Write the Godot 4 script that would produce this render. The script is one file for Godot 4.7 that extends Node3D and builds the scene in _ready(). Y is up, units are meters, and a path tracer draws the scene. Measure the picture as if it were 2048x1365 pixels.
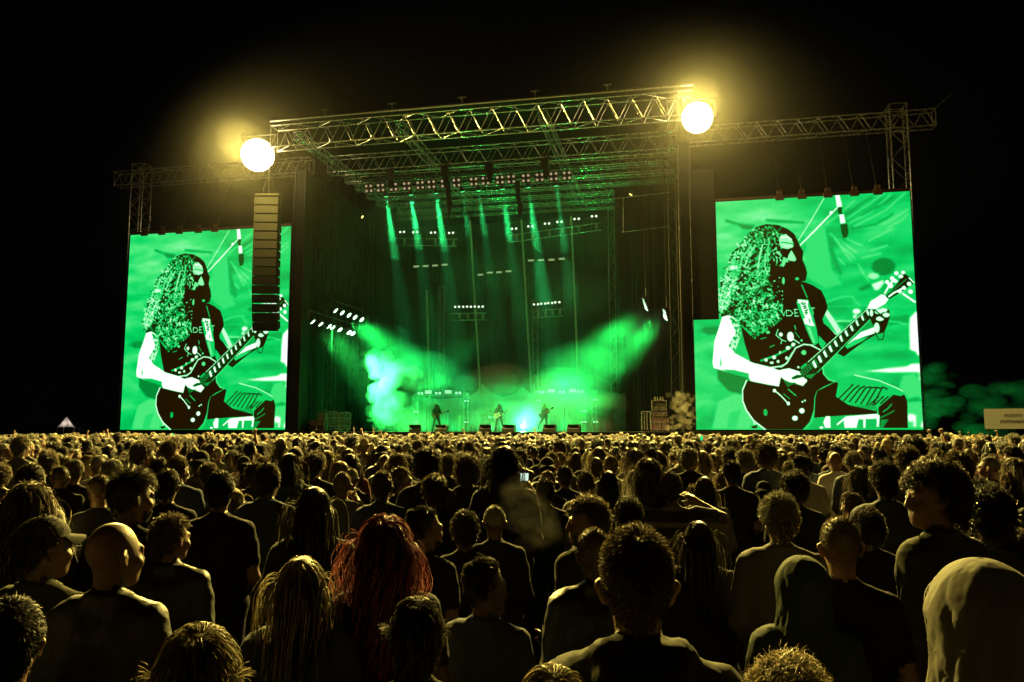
extends Node3D
# An open-air concert at night: festival stage, two video screens, floodlights in haze, and the crowd in front.
# World: the front of the stage lies in the plane z = 0, x runs along it, the crowd stands on z > 0. Metres.

const DECK := 1.9
var rng := RandomNumberGenerator.new()
var noise := FastNoiseLite.new()
var taken := {}
var mats := {}


# ---------------------------------------------------------------- small helpers
func numbered(called: String) -> String:
	var k: int = taken.get(called, -1) + 1
	taken[called] = k
	return called if k == 0 else "%s_%03d" % [called, k]

func tag(o: Node, label: String, category: String, group := "", kind := "") -> Node:
	if label: o.set_meta("label", label)
	if category: o.set_meta("category", category)
	if group: o.set_meta("group", group)
	if kind: o.set_meta("kind", kind)
	return o

func thing(called: String, label: String, category: String, at := Vector3.ZERO, turn := 0.0, group := "") -> Node3D:
	var o := Node3D.new()
	o.name = numbered(called)
	add_child(o)
	o.position = at
	o.rotation.y = turn
	tag(o, label, category, group)
	return o

func part(called: String, mesh: Mesh, material: Material, parent: Node, at := Vector3.ZERO, basis := Basis()) -> MeshInstance3D:
	var o := MeshInstance3D.new()
	o.name = called
	o.mesh = mesh
	if material: o.material_override = material
	o.transform = Transform3D(basis, at)
	parent.add_child(o, true)
	return o

func lin(r: float, g: float, b: float) -> Color:
	return Color(r, g, b).linear_to_srgb()

func paint(called: String, c: Color, rough := 0.7, metal := 0.0) -> StandardMaterial3D:
	if mats.has(called): return mats[called]
	var m := StandardMaterial3D.new()
	m.resource_name = called
	m.albedo_color = c
	m.roughness = rough
	m.metallic = metal
	mats[called] = m
	return m

func glowing(called: String, c: Color, energy: float) -> StandardMaterial3D:
	if mats.has(called): return mats[called]
	var m := StandardMaterial3D.new()
	m.resource_name = called
	m.albedo_color = Color(0.05, 0.05, 0.05)
	m.emission_enabled = true
	m.emission = c
	m.emission_energy_multiplier = energy
	mats[called] = m
	return m

func grain(size: int, freq: float, seed_: int, lo := 0.0, hi := 1.0, octaves := 4, kind := FastNoiseLite.TYPE_SIMPLEX_SMOOTH) -> ImageTexture:
	var f := FastNoiseLite.new()
	f.seed = seed_
	f.noise_type = kind
	f.frequency = freq
	f.fractal_octaves = octaves
	var im := f.get_seamless_image(size, size)
	im.convert(Image.FORMAT_RGB8)
	if lo > 0.0 or hi < 1.0:
		im.adjust_bcs(1.0, hi - lo, 1.0)
	return ImageTexture.create_from_image(im)

# cloth with woven relief and folds from computed noise
func cloth(called: String, c: Color, relief := 0.6, scale := 3.0, sheen := 0.3, rough := 0.85) -> StandardMaterial3D:
	if mats.has(called): return mats[called]
	var m := paint(called, c, rough)
	m.metallic_specular = 0.22 if rough > 0.6 else 0.5
	m.heightmap_enabled = true
	m.heightmap_texture = tex.folds
	m.heightmap_scale = relief
	m.uv1_triplanar = true
	m.uv1_scale = Vector3.ONE * scale
	m.rim_enabled = sheen > 0.0
	m.rim = sheen * 0.4
	m.rim_tint = 0.7
	return m

var tex := {}


# ---------------------------------------------------------------- mesh building
class Shape:
	var v := PackedVector3Array()
	var n := PackedVector3Array()
	var uv := PackedVector2Array()
	var c := PackedColorArray()
	var idx := PackedInt32Array()
	var tint := Color.WHITE
	var tinted := false

	func point(p: Vector3, nn: Vector3, t := Vector2.ZERO) -> int:
		v.push_back(p)
		n.push_back(nn)
		uv.push_back(t)
		c.push_back(tint)
		return v.size() - 1

	func face(i: int, j: int, k: int) -> void:
		# front faces run clockwise
		if (v[j] - v[i]).cross(v[k] - v[i]).dot(n[i] + n[j] + n[k]) > 0.0:
			idx.push_back(i); idx.push_back(k); idx.push_back(j)
		else:
			idx.push_back(i); idx.push_back(j); idx.push_back(k)

	func quad(a: Vector3, b: Vector3, cc: Vector3, d: Vector3, outward := Vector3.ZERO) -> Shape:
		var nn := (b - a).cross(cc - a).normalized()
		if outward != Vector3.ZERO and nn.dot(outward) < 0.0: nn = -nn
		var i := point(a, nn, Vector2(0, 1)); point(b, nn, Vector2(1, 1)); point(cc, nn, Vector2(1, 0)); point(d, nn, Vector2(0, 0))
		face(i, i + 1, i + 2)
		face(i, i + 2, i + 3)
		return self

	func box(at: Vector3, size: Vector3, b := Basis()) -> Shape:
		var h := size / 2.0
		for axis in 3:
			for s in [-1.0, 1.0]:
				var nn := Vector3.ZERO
				nn[axis] = s
				var u := Vector3.ZERO
				u[(axis + 1) % 3] = h[(axis + 1) % 3]
				var w := Vector3.ZERO
				w[(axis + 2) % 3] = h[(axis + 2) % 3]
				var m := nn * h
				quad(at + b * (m - u - w), at + b * (m + u - w), at + b * (m + u + w), at + b * (m - u + w), b * nn)
		return self

	func tube(a: Vector3, b: Vector3, ra: float, rb := -1.0, sides := 8, caps := true) -> Shape:
		if rb < 0.0: rb = ra
		var d := (b - a).normalized()
		var e := d.cross(Vector3.UP if absf(d.y) < 0.9 else Vector3.RIGHT).normalized()
		var f := d.cross(e)
		var s := v.size()
		for k in sides + 1:
			var t := TAU * k / sides
			var o := e * cos(t) + f * sin(t)
			point(a + o * ra, o, Vector2(float(k) / sides, 0))
			point(b + o * rb, o, Vector2(float(k) / sides, 1))
		for k in sides:
			face(s + 2 * k, s + 2 * k + 1, s + 2 * k + 2)
			face(s + 2 * k + 1, s + 2 * k + 3, s + 2 * k + 2)
		if caps:
			for side in 2:
				var nn := -d if side == 0 else d
				var r := ra if side == 0 else rb
				if r < 0.0005: continue
				var m := point(a if side == 0 else b, nn)
				for k in sides + 1:
					var t := TAU * k / sides
					point((a if side == 0 else b) + (e * cos(t) + f * sin(t)) * r, nn)
				for k in sides: face(m, m + 1 + k, m + 2 + k)
		return self

	func path(points: Array, r: float, sides := 6) -> Shape:
		for k in points.size() - 1: tube(points[k], points[k + 1], r, r, sides, true)
		return self

	func lathe(profile: Array, at := Vector3.ZERO, b := Basis(), sides := 16) -> Shape:
		var s := v.size()
		var m := profile.size()
		for k in sides + 1:
			var t := TAU * k / sides
			for i in m:
				var p: Vector2 = profile[i]
				var q: Vector2 = profile[mini(i + 1, m - 1)] - profile[maxi(i - 1, 0)]
				var nn := Vector3(q.y * cos(t), -q.x, q.y * sin(t)).normalized()
				point(at + b * Vector3(p.x * cos(t), p.y, p.x * sin(t)), b * nn, Vector2(float(k) / sides, float(i) / m))
		for k in sides:
			for i in m - 1:
				var a := s + k * m + i
				face(a, a + 1, a + m)
				face(a + 1, a + m + 1, a + m)
		return self

	# an outline in the plane of the basis' x and y, given depth along its z
	func prism(outline: PackedVector2Array, depth: float, at := Vector3.ZERO, b := Basis()) -> Shape:
		var tri := Geometry2D.triangulate_polygon(outline)
		for side in [-1.0, 1.0]:
			var s := v.size()
			for p in outline: point(at + b * Vector3(p.x, p.y, side * depth / 2.0), b * Vector3(0, 0, side), p)
			for k in range(0, tri.size(), 3): face(s + tri[k], s + tri[k + 1], s + tri[k + 2])
		var turn := 0.0
		for k in outline.size(): turn += outline[k].cross(outline[(k + 1) % outline.size()])
		for k in outline.size():
			var p := outline[k]
			var q := outline[(k + 1) % outline.size()]
			var e := (q - p) * signf(turn)
			quad(at + b * Vector3(p.x, p.y, -depth / 2.0), at + b * Vector3(q.x, q.y, -depth / 2.0), at + b * Vector3(q.x, q.y, depth / 2.0), at + b * Vector3(p.x, p.y, depth / 2.0), b * Vector3(e.y, -e.x, 0))
		return self

	func ball(at: Vector3, r: Vector3, rings := 8, sides := 12) -> Shape:
		var s := v.size()
		for i in rings + 1:
			var a := PI * i / rings
			for k in sides + 1:
				var t := TAU * k / sides
				var d := Vector3(sin(a) * cos(t), cos(a), sin(a) * sin(t))
				point(at + d * r, (d / r).normalized(), Vector2(float(k) / sides, float(i) / rings))
		for i in rings:
			for k in sides:
				var a := s + i * (sides + 1) + k
				face(a, a + 1, a + sides + 1)
				face(a + 1, a + sides + 2, a + sides + 1)
		return self

	# a grid of points, row by row; normals from its neighbours, made to look along "towards"
	func grid(pts: PackedVector3Array, cols: int, towards: Vector3) -> Shape:
		var rows := pts.size() / cols
		var s := v.size()
		for i in rows:
			for j in cols:
				var dx := pts[i * cols + mini(j + 1, cols - 1)] - pts[i * cols + maxi(j - 1, 0)]
				var dy := pts[mini(i + 1, rows - 1) * cols + j] - pts[maxi(i - 1, 0) * cols + j]
				var nn := dx.cross(dy).normalized()
				if nn.length() < 0.5: nn = towards.normalized()
				if nn.dot(towards) < 0.0: nn = -nn
				point(pts[i * cols + j], nn, Vector2(float(j) / (cols - 1), float(i) / (rows - 1)))
		for i in rows - 1:
			for j in cols - 1:
				var a := s + i * cols + j
				face(a, a + 1, a + cols)
				face(a + 1, a + cols + 1, a + cols)
		return self

	func add(o: Shape, t := Transform3D()) -> Shape:
		var s := v.size()
		for k in o.v.size():
			v.push_back(t * o.v[k])
			n.push_back((t.basis * o.n[k]).normalized())
		uv.append_array(o.uv)
		c.append_array(o.c)
		if t.basis.determinant() < 0.0:
			for k in range(0, o.idx.size(), 3):
				idx.push_back(o.idx[k] + s); idx.push_back(o.idx[k + 2] + s); idx.push_back(o.idx[k + 1] + s)
		else:
			for k in o.idx: idx.push_back(k + s)
		return self

	func into(m: ArrayMesh, material: Material = null) -> ArrayMesh:
		if idx.is_empty(): return m
		var a := []
		a.resize(Mesh.ARRAY_MAX)
		a[Mesh.ARRAY_VERTEX] = v
		a[Mesh.ARRAY_NORMAL] = n
		if uv.size() == v.size(): a[Mesh.ARRAY_TEX_UV] = uv
		if tinted: a[Mesh.ARRAY_COLOR] = c
		a[Mesh.ARRAY_INDEX] = idx
		m.add_surface_from_arrays(Mesh.PRIMITIVE_TRIANGLES, a)
		if material: m.surface_set_material(m.get_surface_count() - 1, material)
		return m

	func mesh(material: Material = null) -> ArrayMesh:
		return into(ArrayMesh.new(), material)


# ---------------------------------------------------------------- soft bodies: a distance field meshed as surface nets
class Field:
	var lo: Vector3
	var cell: float
	var nx: int
	var ny: int
	var nz: int
	var d := PackedFloat32Array()
	var kind := PackedByteArray()

	func _init(lo_: Vector3, hi: Vector3, cell_: float) -> void:
		lo = lo_
		cell = cell_
		nx = int((hi.x - lo.x) / cell) + 2
		ny = int((hi.y - lo.y) / cell) + 2
		nz = int((hi.z - lo.z) / cell) + 2
		d.resize(nx * ny * nz)
		d.fill(9.0)
		kind.resize(nx * ny * nz)

	func limits(a: Vector3, b: Vector3, reach: float) -> PackedInt32Array:
		var p := ((a.min(b) - Vector3.ONE * reach - lo) / cell).floor()
		var q := ((a.max(b) + Vector3.ONE * reach - lo) / cell).ceil()
		return PackedInt32Array([maxi(0, int(p.x)), maxi(0, int(p.y)), maxi(0, int(p.z)), mini(nx - 1, int(q.x)), mini(ny - 1, int(q.y)), mini(nz - 1, int(q.z))])

	func capsule(a: Vector3, b: Vector3, ra: float, rb: float, k: float, t: int) -> void:
		var w := limits(a, b, maxf(ra, rb) + k + 2.0 * cell)
		var ab := b - a
		var len2 := maxf(ab.length_squared(), 1e-8)
		for z in range(w[2], w[5] + 1):
			for y in range(w[1], w[4] + 1):
				var at := (z * ny + y) * nx
				var p := lo + Vector3(w[0], y, z) * cell - a
				for x in range(w[0], w[3] + 1):
					var s := clampf(p.dot(ab) / len2, 0.0, 1.0)
					var e := (p - ab * s).length() - (ra + (rb - ra) * s)
					var o := d[at + x]
					if e < o: kind[at + x] = t
					var h := maxf(k - absf(e - o), 0.0) / k
					d[at + x] = minf(e, o) - h * h * k * 0.25
					p.x += cell

	func ellipsoid(c: Vector3, r: Vector3, k: float, t: int, cut := false) -> void:
		var w := limits(c - r, c + r, k + 2.0 * cell)
		var least := minf(r.x, minf(r.y, r.z))
		for z in range(w[2], w[5] + 1):
			for y in range(w[1], w[4] + 1):
				var at := (z * ny + y) * nx
				var p := lo + Vector3(w[0], y, z) * cell - c
				for x in range(w[0], w[3] + 1):
					var q := (p / r).length()
					var e := (q - 1.0) * least if q > 0.4 else -least * 0.6
					var g := (p / (r * r)).length()
					if q > 0.4 and g > 0.0: e = q * (q - 1.0) / g
					var o := d[at + x]
					if cut:
						e = -e
						var h := maxf(k - absf(e - o), 0.0) / k
						d[at + x] = maxf(e, o) + h * h * k * 0.25
					else:
						if e < o: kind[at + x] = t
						var h := maxf(k - absf(e - o), 0.0) / k
						d[at + x] = minf(e, o) - h * h * k * 0.25
					p.x += cell

	# one Shape for each kind of surface
	func shapes(kinds: int, ripple: FastNoiseLite = null, amount := 0.0, rippled := 1) -> Array:
		var out := []
		for k in kinds: out.append(Shape.new())
		var place := PackedInt32Array()
		place.resize(nx * ny * nz)
		place.fill(-1)
		var pv := PackedVector3Array()
		var pn := PackedVector3Array()
		var pk := PackedByteArray()
		var sy := nx
		var sz := nx * ny
		var far := 2.0 * cell
		for z in nz - 1:
			for y in ny - 1:
				var row := (z * ny + y) * nx
				for x in nx - 1:
					var i := row + x
					var a := d[i]
					if a > far or a < -far: continue
					var b := d[i + 1]
					var c := d[i + sy]
					var e := d[i + sy + 1]
					var f := d[i + sz]
					var g := d[i + sz + 1]
					var h := d[i + sz + sy]
					var j := d[i + sz + sy + 1]
					var inside := int(a < 0) + int(b < 0) + int(c < 0) + int(e < 0) + int(f < 0) + int(g < 0) + int(h < 0) + int(j < 0)
					if inside == 0 or inside == 8: continue
					var sum := Vector3.ZERO
					var m := 0.0
					if (a < 0) != (b < 0): sum += Vector3(a / (a - b), 0, 0); m += 1.0
					if (c < 0) != (e < 0): sum += Vector3(c / (c - e), 1, 0); m += 1.0
					if (f < 0) != (g < 0): sum += Vector3(f / (f - g), 0, 1); m += 1.0
					if (h < 0) != (j < 0): sum += Vector3(h / (h - j), 1, 1); m += 1.0
					if (a < 0) != (c < 0): sum += Vector3(0, a / (a - c), 0); m += 1.0
					if (b < 0) != (e < 0): sum += Vector3(1, b / (b - e), 0); m += 1.0
					if (f < 0) != (h < 0): sum += Vector3(0, f / (f - h), 1); m += 1.0
					if (g < 0) != (j < 0): sum += Vector3(1, g / (g - j), 1); m += 1.0
					if (a < 0) != (f < 0): sum += Vector3(0, 0, a / (a - f)); m += 1.0
					if (b < 0) != (g < 0): sum += Vector3(1, 0, b / (b - g)); m += 1.0
					if (c < 0) != (h < 0): sum += Vector3(0, 1, c / (c - h)); m += 1.0
					if (e < 0) != (j < 0): sum += Vector3(1, 1, e / (e - j)); m += 1.0
					var nn := Vector3(b + e + g + j - a - c - f - h, c + e + h + j - a - b - f - g, f + g + h + j - a - b - c - e).normalized()
					place[i] = pv.size()
					var p := lo + (Vector3(x, y, z) + sum / m) * cell
					pk.push_back(kind[i])
					if ripple and kind[i] == rippled: p += nn * amount * ripple.get_noise_3d(p.x, p.y * 0.6, p.z)
					pv.push_back(p)
					pn.push_back(nn)
		if ripple:
			pn = smooth_normals(place, pv, pn)
		var remap := []
		for k in kinds:
			var r := PackedInt32Array()
			r.resize(pv.size())
			r.fill(-1)
			remap.append(r)
		var steps := [1, sy, sz]
		for z in range(1, nz - 1):
			for y in range(1, ny - 1):
				var row := (z * ny + y) * nx
				for x in range(1, nx - 1):
					var i := row + x
					var a := d[i]
					if a > far or a < -far: continue
					for axis in 3:
						var b := d[i + int(steps[axis])]
						if (a < 0) == (b < 0): continue
						var u: int = steps[(axis + 1) % 3]
						var w: int = steps[(axis + 2) % 3]
						var q := PackedInt32Array([place[i], place[i - u], place[i - u - w], place[i - w]])
						if q[0] < 0 or q[1] < 0 or q[2] < 0 or q[3] < 0: continue
						var k := mini(pk[q[0]], kinds - 1)
						var s: Shape = out[k]
						var r: PackedInt32Array = remap[k]
						for t in 4:
							var o := q[t]
							if r[o] < 0:
								r[o] = s.point(pv[o], pn[o])
							q[t] = r[o]
						remap[k] = r
						s.face(q[0], q[1], q[2])
						s.face(q[0], q[2], q[3])
		return out

	func smooth_normals(place: PackedInt32Array, pv: PackedVector3Array, pn: PackedVector3Array) -> PackedVector3Array:
		# normals again from the moved points of neighbouring cells
		var out := pn.duplicate()
		var sy := nx
		var sz := nx * ny
		for i in place.size():
			var o := place[i]
			if o < 0: continue
			var near := PackedVector3Array()
			for s in [1, -1, sy, -sy, sz, -sz]:
				var j: int = i + s
				if j >= 0 and j < place.size() and place[j] >= 0: near.push_back(pv[place[j]])
			if near.size() < 3: continue
			var nn := Vector3.ZERO
			for a in near.size():
				for b in range(a + 1, near.size()):
					var c := (near[a] - pv[o]).cross(near[b] - pv[o])
					if c.dot(pn[o]) < 0.0: c = -c
					nn += c
			if nn.length() > 1e-9: out[o] = nn.normalized().slerp(pn[o], 0.35) if nn.normalized().dot(pn[o]) > 0.2 else pn[o]
		return out


# ---------------------------------------------------------------- the scene
func _ready() -> void:
	# camera: in the crowd, a little over the heads, turned towards the stage from its right-hand side
	var cam := Camera3D.new()
	cam.name = "camera"
	add_child(cam)
	cam.position = Vector3(10.0, 2.02, 47.6)
	cam.rotation_degrees = Vector3(6.33, 11.9, 0)
	cam.fov = 46.2
	cam.near = 0.05
	cam.far = 600.0
	cam.current = true

	# night sky, clear air between the banks of haze
	var we := WorldEnvironment.new()
	we.name = "world_environment"
	var env := Environment.new()
	env.background_mode = Environment.BG_SKY
	var sky_material := ProceduralSkyMaterial.new()
	sky_material.sky_top_color = Color(0.010, 0.010, 0.012)
	sky_material.sky_horizon_color = Color(0.016, 0.017, 0.015)
	sky_material.ground_bottom_color = Color(0.008, 0.008, 0.008)
	sky_material.ground_horizon_color = Color(0.012, 0.012, 0.011)
	var sky := Sky.new()
	sky.sky_material = sky_material
	env.sky = sky
	env.background_energy_multiplier = 0.5
	env.tonemap_mode = Environment.TONE_MAPPER_LINEAR
	env.tonemap_exposure = 1.0
	env.sdfgi_enabled = true
	env.ssao_enabled = true
	env.ssil_enabled = true
	env.volumetric_fog_enabled = true
	env.volumetric_fog_density = 0.0
	we.environment = env
	add_child(we)

	# the main lights: two floods aimed at the crowd, and the two screens
	var flood_tint := Color(1.0, 0.87, 0.42)
	for f in FLOODS:
		spot("floodlight_beam", f + Vector3(0, -0.1, 1.25), Vector3(f.x * 0.2 + 7.0, 0.0, 46.0), FLOOD_ENERGY, 82.0, flood_tint, 0.9, self, 0.6)
	for x in [-20.86, 16.85]:
		var a := AreaLight3D.new()
		a.name = "screen_light"
		add_child(a, true)
		a.position = Vector3(x, 8.69, 0.6)
		a.rotation.y = PI
		a.area_size = Vector2(12.0, 13.2)
		a.light_color = Color(0.12, 1.0, 0.45)
		a.light_energy = SCREEN_ENERGY
		a.area_range = 120.0
		a.shadow_enabled = true

	# shared textures and noise
	rng.seed = 20240601
	noise.seed = 3
	noise.frequency = 0.02
	fold_noise = FastNoiseLite.new()
	fold_noise.frequency = 7.0
	fold_noise.fractal_octaves = 3
	tex.folds = grain(256, 0.02, 3)
	tex.fine = grain(256, 0.05, 4)
	tex.ground = grain(512, 0.03, 9, 0.25, 0.8, 5)

	setting()
	stage()
	roof()
	screens()
	rig()
	backline()
	head_shape = make_head()
	players()
	crowd()
	smoke()

const FLOODS := [Vector3(-16.3, 19.6, 2.2), Vector3(11.3, 19.8, 2.2)]
const FLOOD_ENERGY := 7800.0
const SCREEN_ENERGY := 40.0

func setting() -> void:
	var ground := part("ground", Shape.new().grid(PackedVector3Array([Vector3(-300, 0, -300), Vector3(300, 0, -300), Vector3(-300, 0, 300), Vector3(300, 0, 300)]), 2, Vector3.UP).mesh(), null, self)
	var gm := paint("trodden earth", lin(0.045, 0.042, 0.033), 0.95)
	gm.albedo_texture = tex.ground
	gm.uv1_triplanar = true
	gm.uv1_world_triplanar = true
	gm.uv1_scale = Vector3.ONE * 0.35
	ground.material_override = gm
	tag(ground, "", "", "", "structure")

	# dark trees beyond the field on the far side of the tent
	var leaf := paint("leaves", lin(0.045, 0.07, 0.025), 0.6)
	leaf.backlight_enabled = true
	leaf.backlight = Color(0.25, 0.3, 0.1)
	var bark := paint("bark", lin(0.07, 0.055, 0.04), 0.9)
	var names := ["broad dark tree behind the small white tent", "low dark tree between the white tent and the screen", "dark tree at the far end of the field beyond the tent"]
	var k := 0
	for t in [[Vector3(-57.5, 0, -31), 6.2, 3.0], [Vector3(-51.0, 0, -28), 4.6, 2.3], [Vector3(-66.0, 0, -30), 7.0, 3.4]]:
		var o := thing("tree", names[k], "tree", t[0], 0.0, "trees at the edge of the field")
		var high: float = t[1]
		var wide: float = t[2]
		var trunk := Shape.new().tube(Vector3.ZERO, Vector3(0.1, high * 0.45, 0), 0.22, 0.14).tube(Vector3(0.1, high * 0.45, 0), Vector3(-0.1, high * 0.8, 0.1), 0.14, 0.05)
		for b in 9:
			var a := b * 2.4
			trunk.tube(Vector3(0.05, high * (0.35 + 0.045 * b), 0), Vector3(cos(a) * wide * 0.6, high * (0.5 + 0.05 * b), sin(a) * wide * 0.6), 0.07, 0.02, 6)
		part("trunk", trunk.mesh(), bark, o)
		var s := Shape.new()
		for c in 46:
			var u := Vector3(rng.randfn(), rng.randfn() * 0.8, rng.randfn()).normalized() * pow(rng.randf(), 0.4)
			var m := Vector3(u.x * wide, high * 0.66 + u.y * high * 0.36, u.z * wide)
			var cr := rng.randf_range(0.35, 0.75)
			for i in 60:
				var d := Vector3(rng.randfn(), rng.randfn(), rng.randfn()) * 0.42 * cr
				var e := Vector3(rng.randfn(), rng.randfn(), rng.randfn()).normalized() * rng.randf_range(0.07, 0.13)
				var f := e.cross(Vector3(rng.randfn(), rng.randfn(), rng.randfn())).normalized() * 0.05
				s.quad(m + d - e, m + d + f, m + d + e, m + d - f)
		part("crown", s.mesh(), leaf, o)
		k += 1

	# small peaked tent
	var tent := thing("marquee_tent", "small white pointed marquee tent far beyond the field", "tent", Vector3(-52.9, 0, -25))
	var white := cloth("tent canvas", lin(0.6, 0.57, 0.55), 0.4, 1.0, 0.0)
	var roof_shape := Shape.new()
	for a in 4:
		var p0 := Vector3(cos(PI / 2 * a + 0.6), 0, sin(PI / 2 * a + 0.6)) * 0.85 + Vector3(0, 2.3, 0)
		var p1 := Vector3(cos(PI / 2 * (a + 1) + 0.6), 0, sin(PI / 2 * (a + 1) + 0.6)) * 0.85 + Vector3(0, 2.3, 0)
		var pts := PackedVector3Array()
		for i in 7:
			var t := i / 6.0
			var y := 2.3 + 1.05 * pow(t, 1.2)
			for j in 5:
				var q := p0.lerp(p1, j / 4.0) * (1.0 - t * 0.97)
				pts.push_back(Vector3(q.x, y, q.z))
		roof_shape.grid(pts, 5, (p0 + p1) * Vector3(1, 0, 1) + Vector3.UP)
	part("roof", roof_shape.mesh(), white, tent)
	white.backlight_enabled = true
	white.backlight = Color(0.8, 0.8, 0.8)
	part("bulb", Shape.new().ball(Vector3(0, 2.5, 0), Vector3.ONE * 0.09).mesh(), glowing("tent bulb", Color(1.0, 0.9, 0.82), 6.0), tent)
	var inside := OmniLight3D.new()
	inside.name = "tent_light"
	tent.add_child(inside)
	inside.position = Vector3(0, 2.5, 0)
	inside.light_color = Color(1.0, 0.9, 0.82)
	inside.light_energy = 0.35
	inside.light_size = 0.08
	inside.shadow_enabled = true
	for a in 4: part("leg", Shape.new().tube(Vector3(cos(PI / 2 * a + 0.6), 0, sin(PI / 2 * a + 0.6)) * 0.82, Vector3(cos(PI / 2 * a + 0.6), 0, sin(PI / 2 * a + 0.6)) * 0.82 + Vector3(0, 2.3, 0), 0.03).mesh(), aluminium(), tent)

	# notice board beside the far end of the stage
	var board := thing("notice_board", "pale information board lettered in capitals beyond the screen", "sign", Vector3(25.75, 0, 4.6), deg_to_rad(-22.0))
	part("panel", Shape.new().box(Vector3(0, 2.55, 0), Vector3(2.5, 0.98, 0.05)).mesh(), paint("board white", lin(0.11, 0.112, 0.115), 0.8), board)
	for s in [-1.0, 1.0]: part("post", Shape.new().tube(Vector3(1.1 * s, 0, -0.06), Vector3(1.1 * s, 3.0, -0.06), 0.035).mesh(), black_metal(), board)
	var font := SystemFont.new()
	font.font_names = PackedStringArray(["Droid Sans"])
	font.font_weight = 700
	for line in [["PUESTO DE", 2.70], ["INFORMACIÓN", 2.42]]:
		var tm := TextMesh.new()
		tm.text = line[0]
		tm.font = font
		tm.font_size = 32
		tm.pixel_size = 0.0063
		tm.depth = 0.008
		part("lettering", tm, paint("sign ink", lin(0.03, 0.03, 0.028), 0.7), board, Vector3(0.12, line[1], 0.03))

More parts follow.
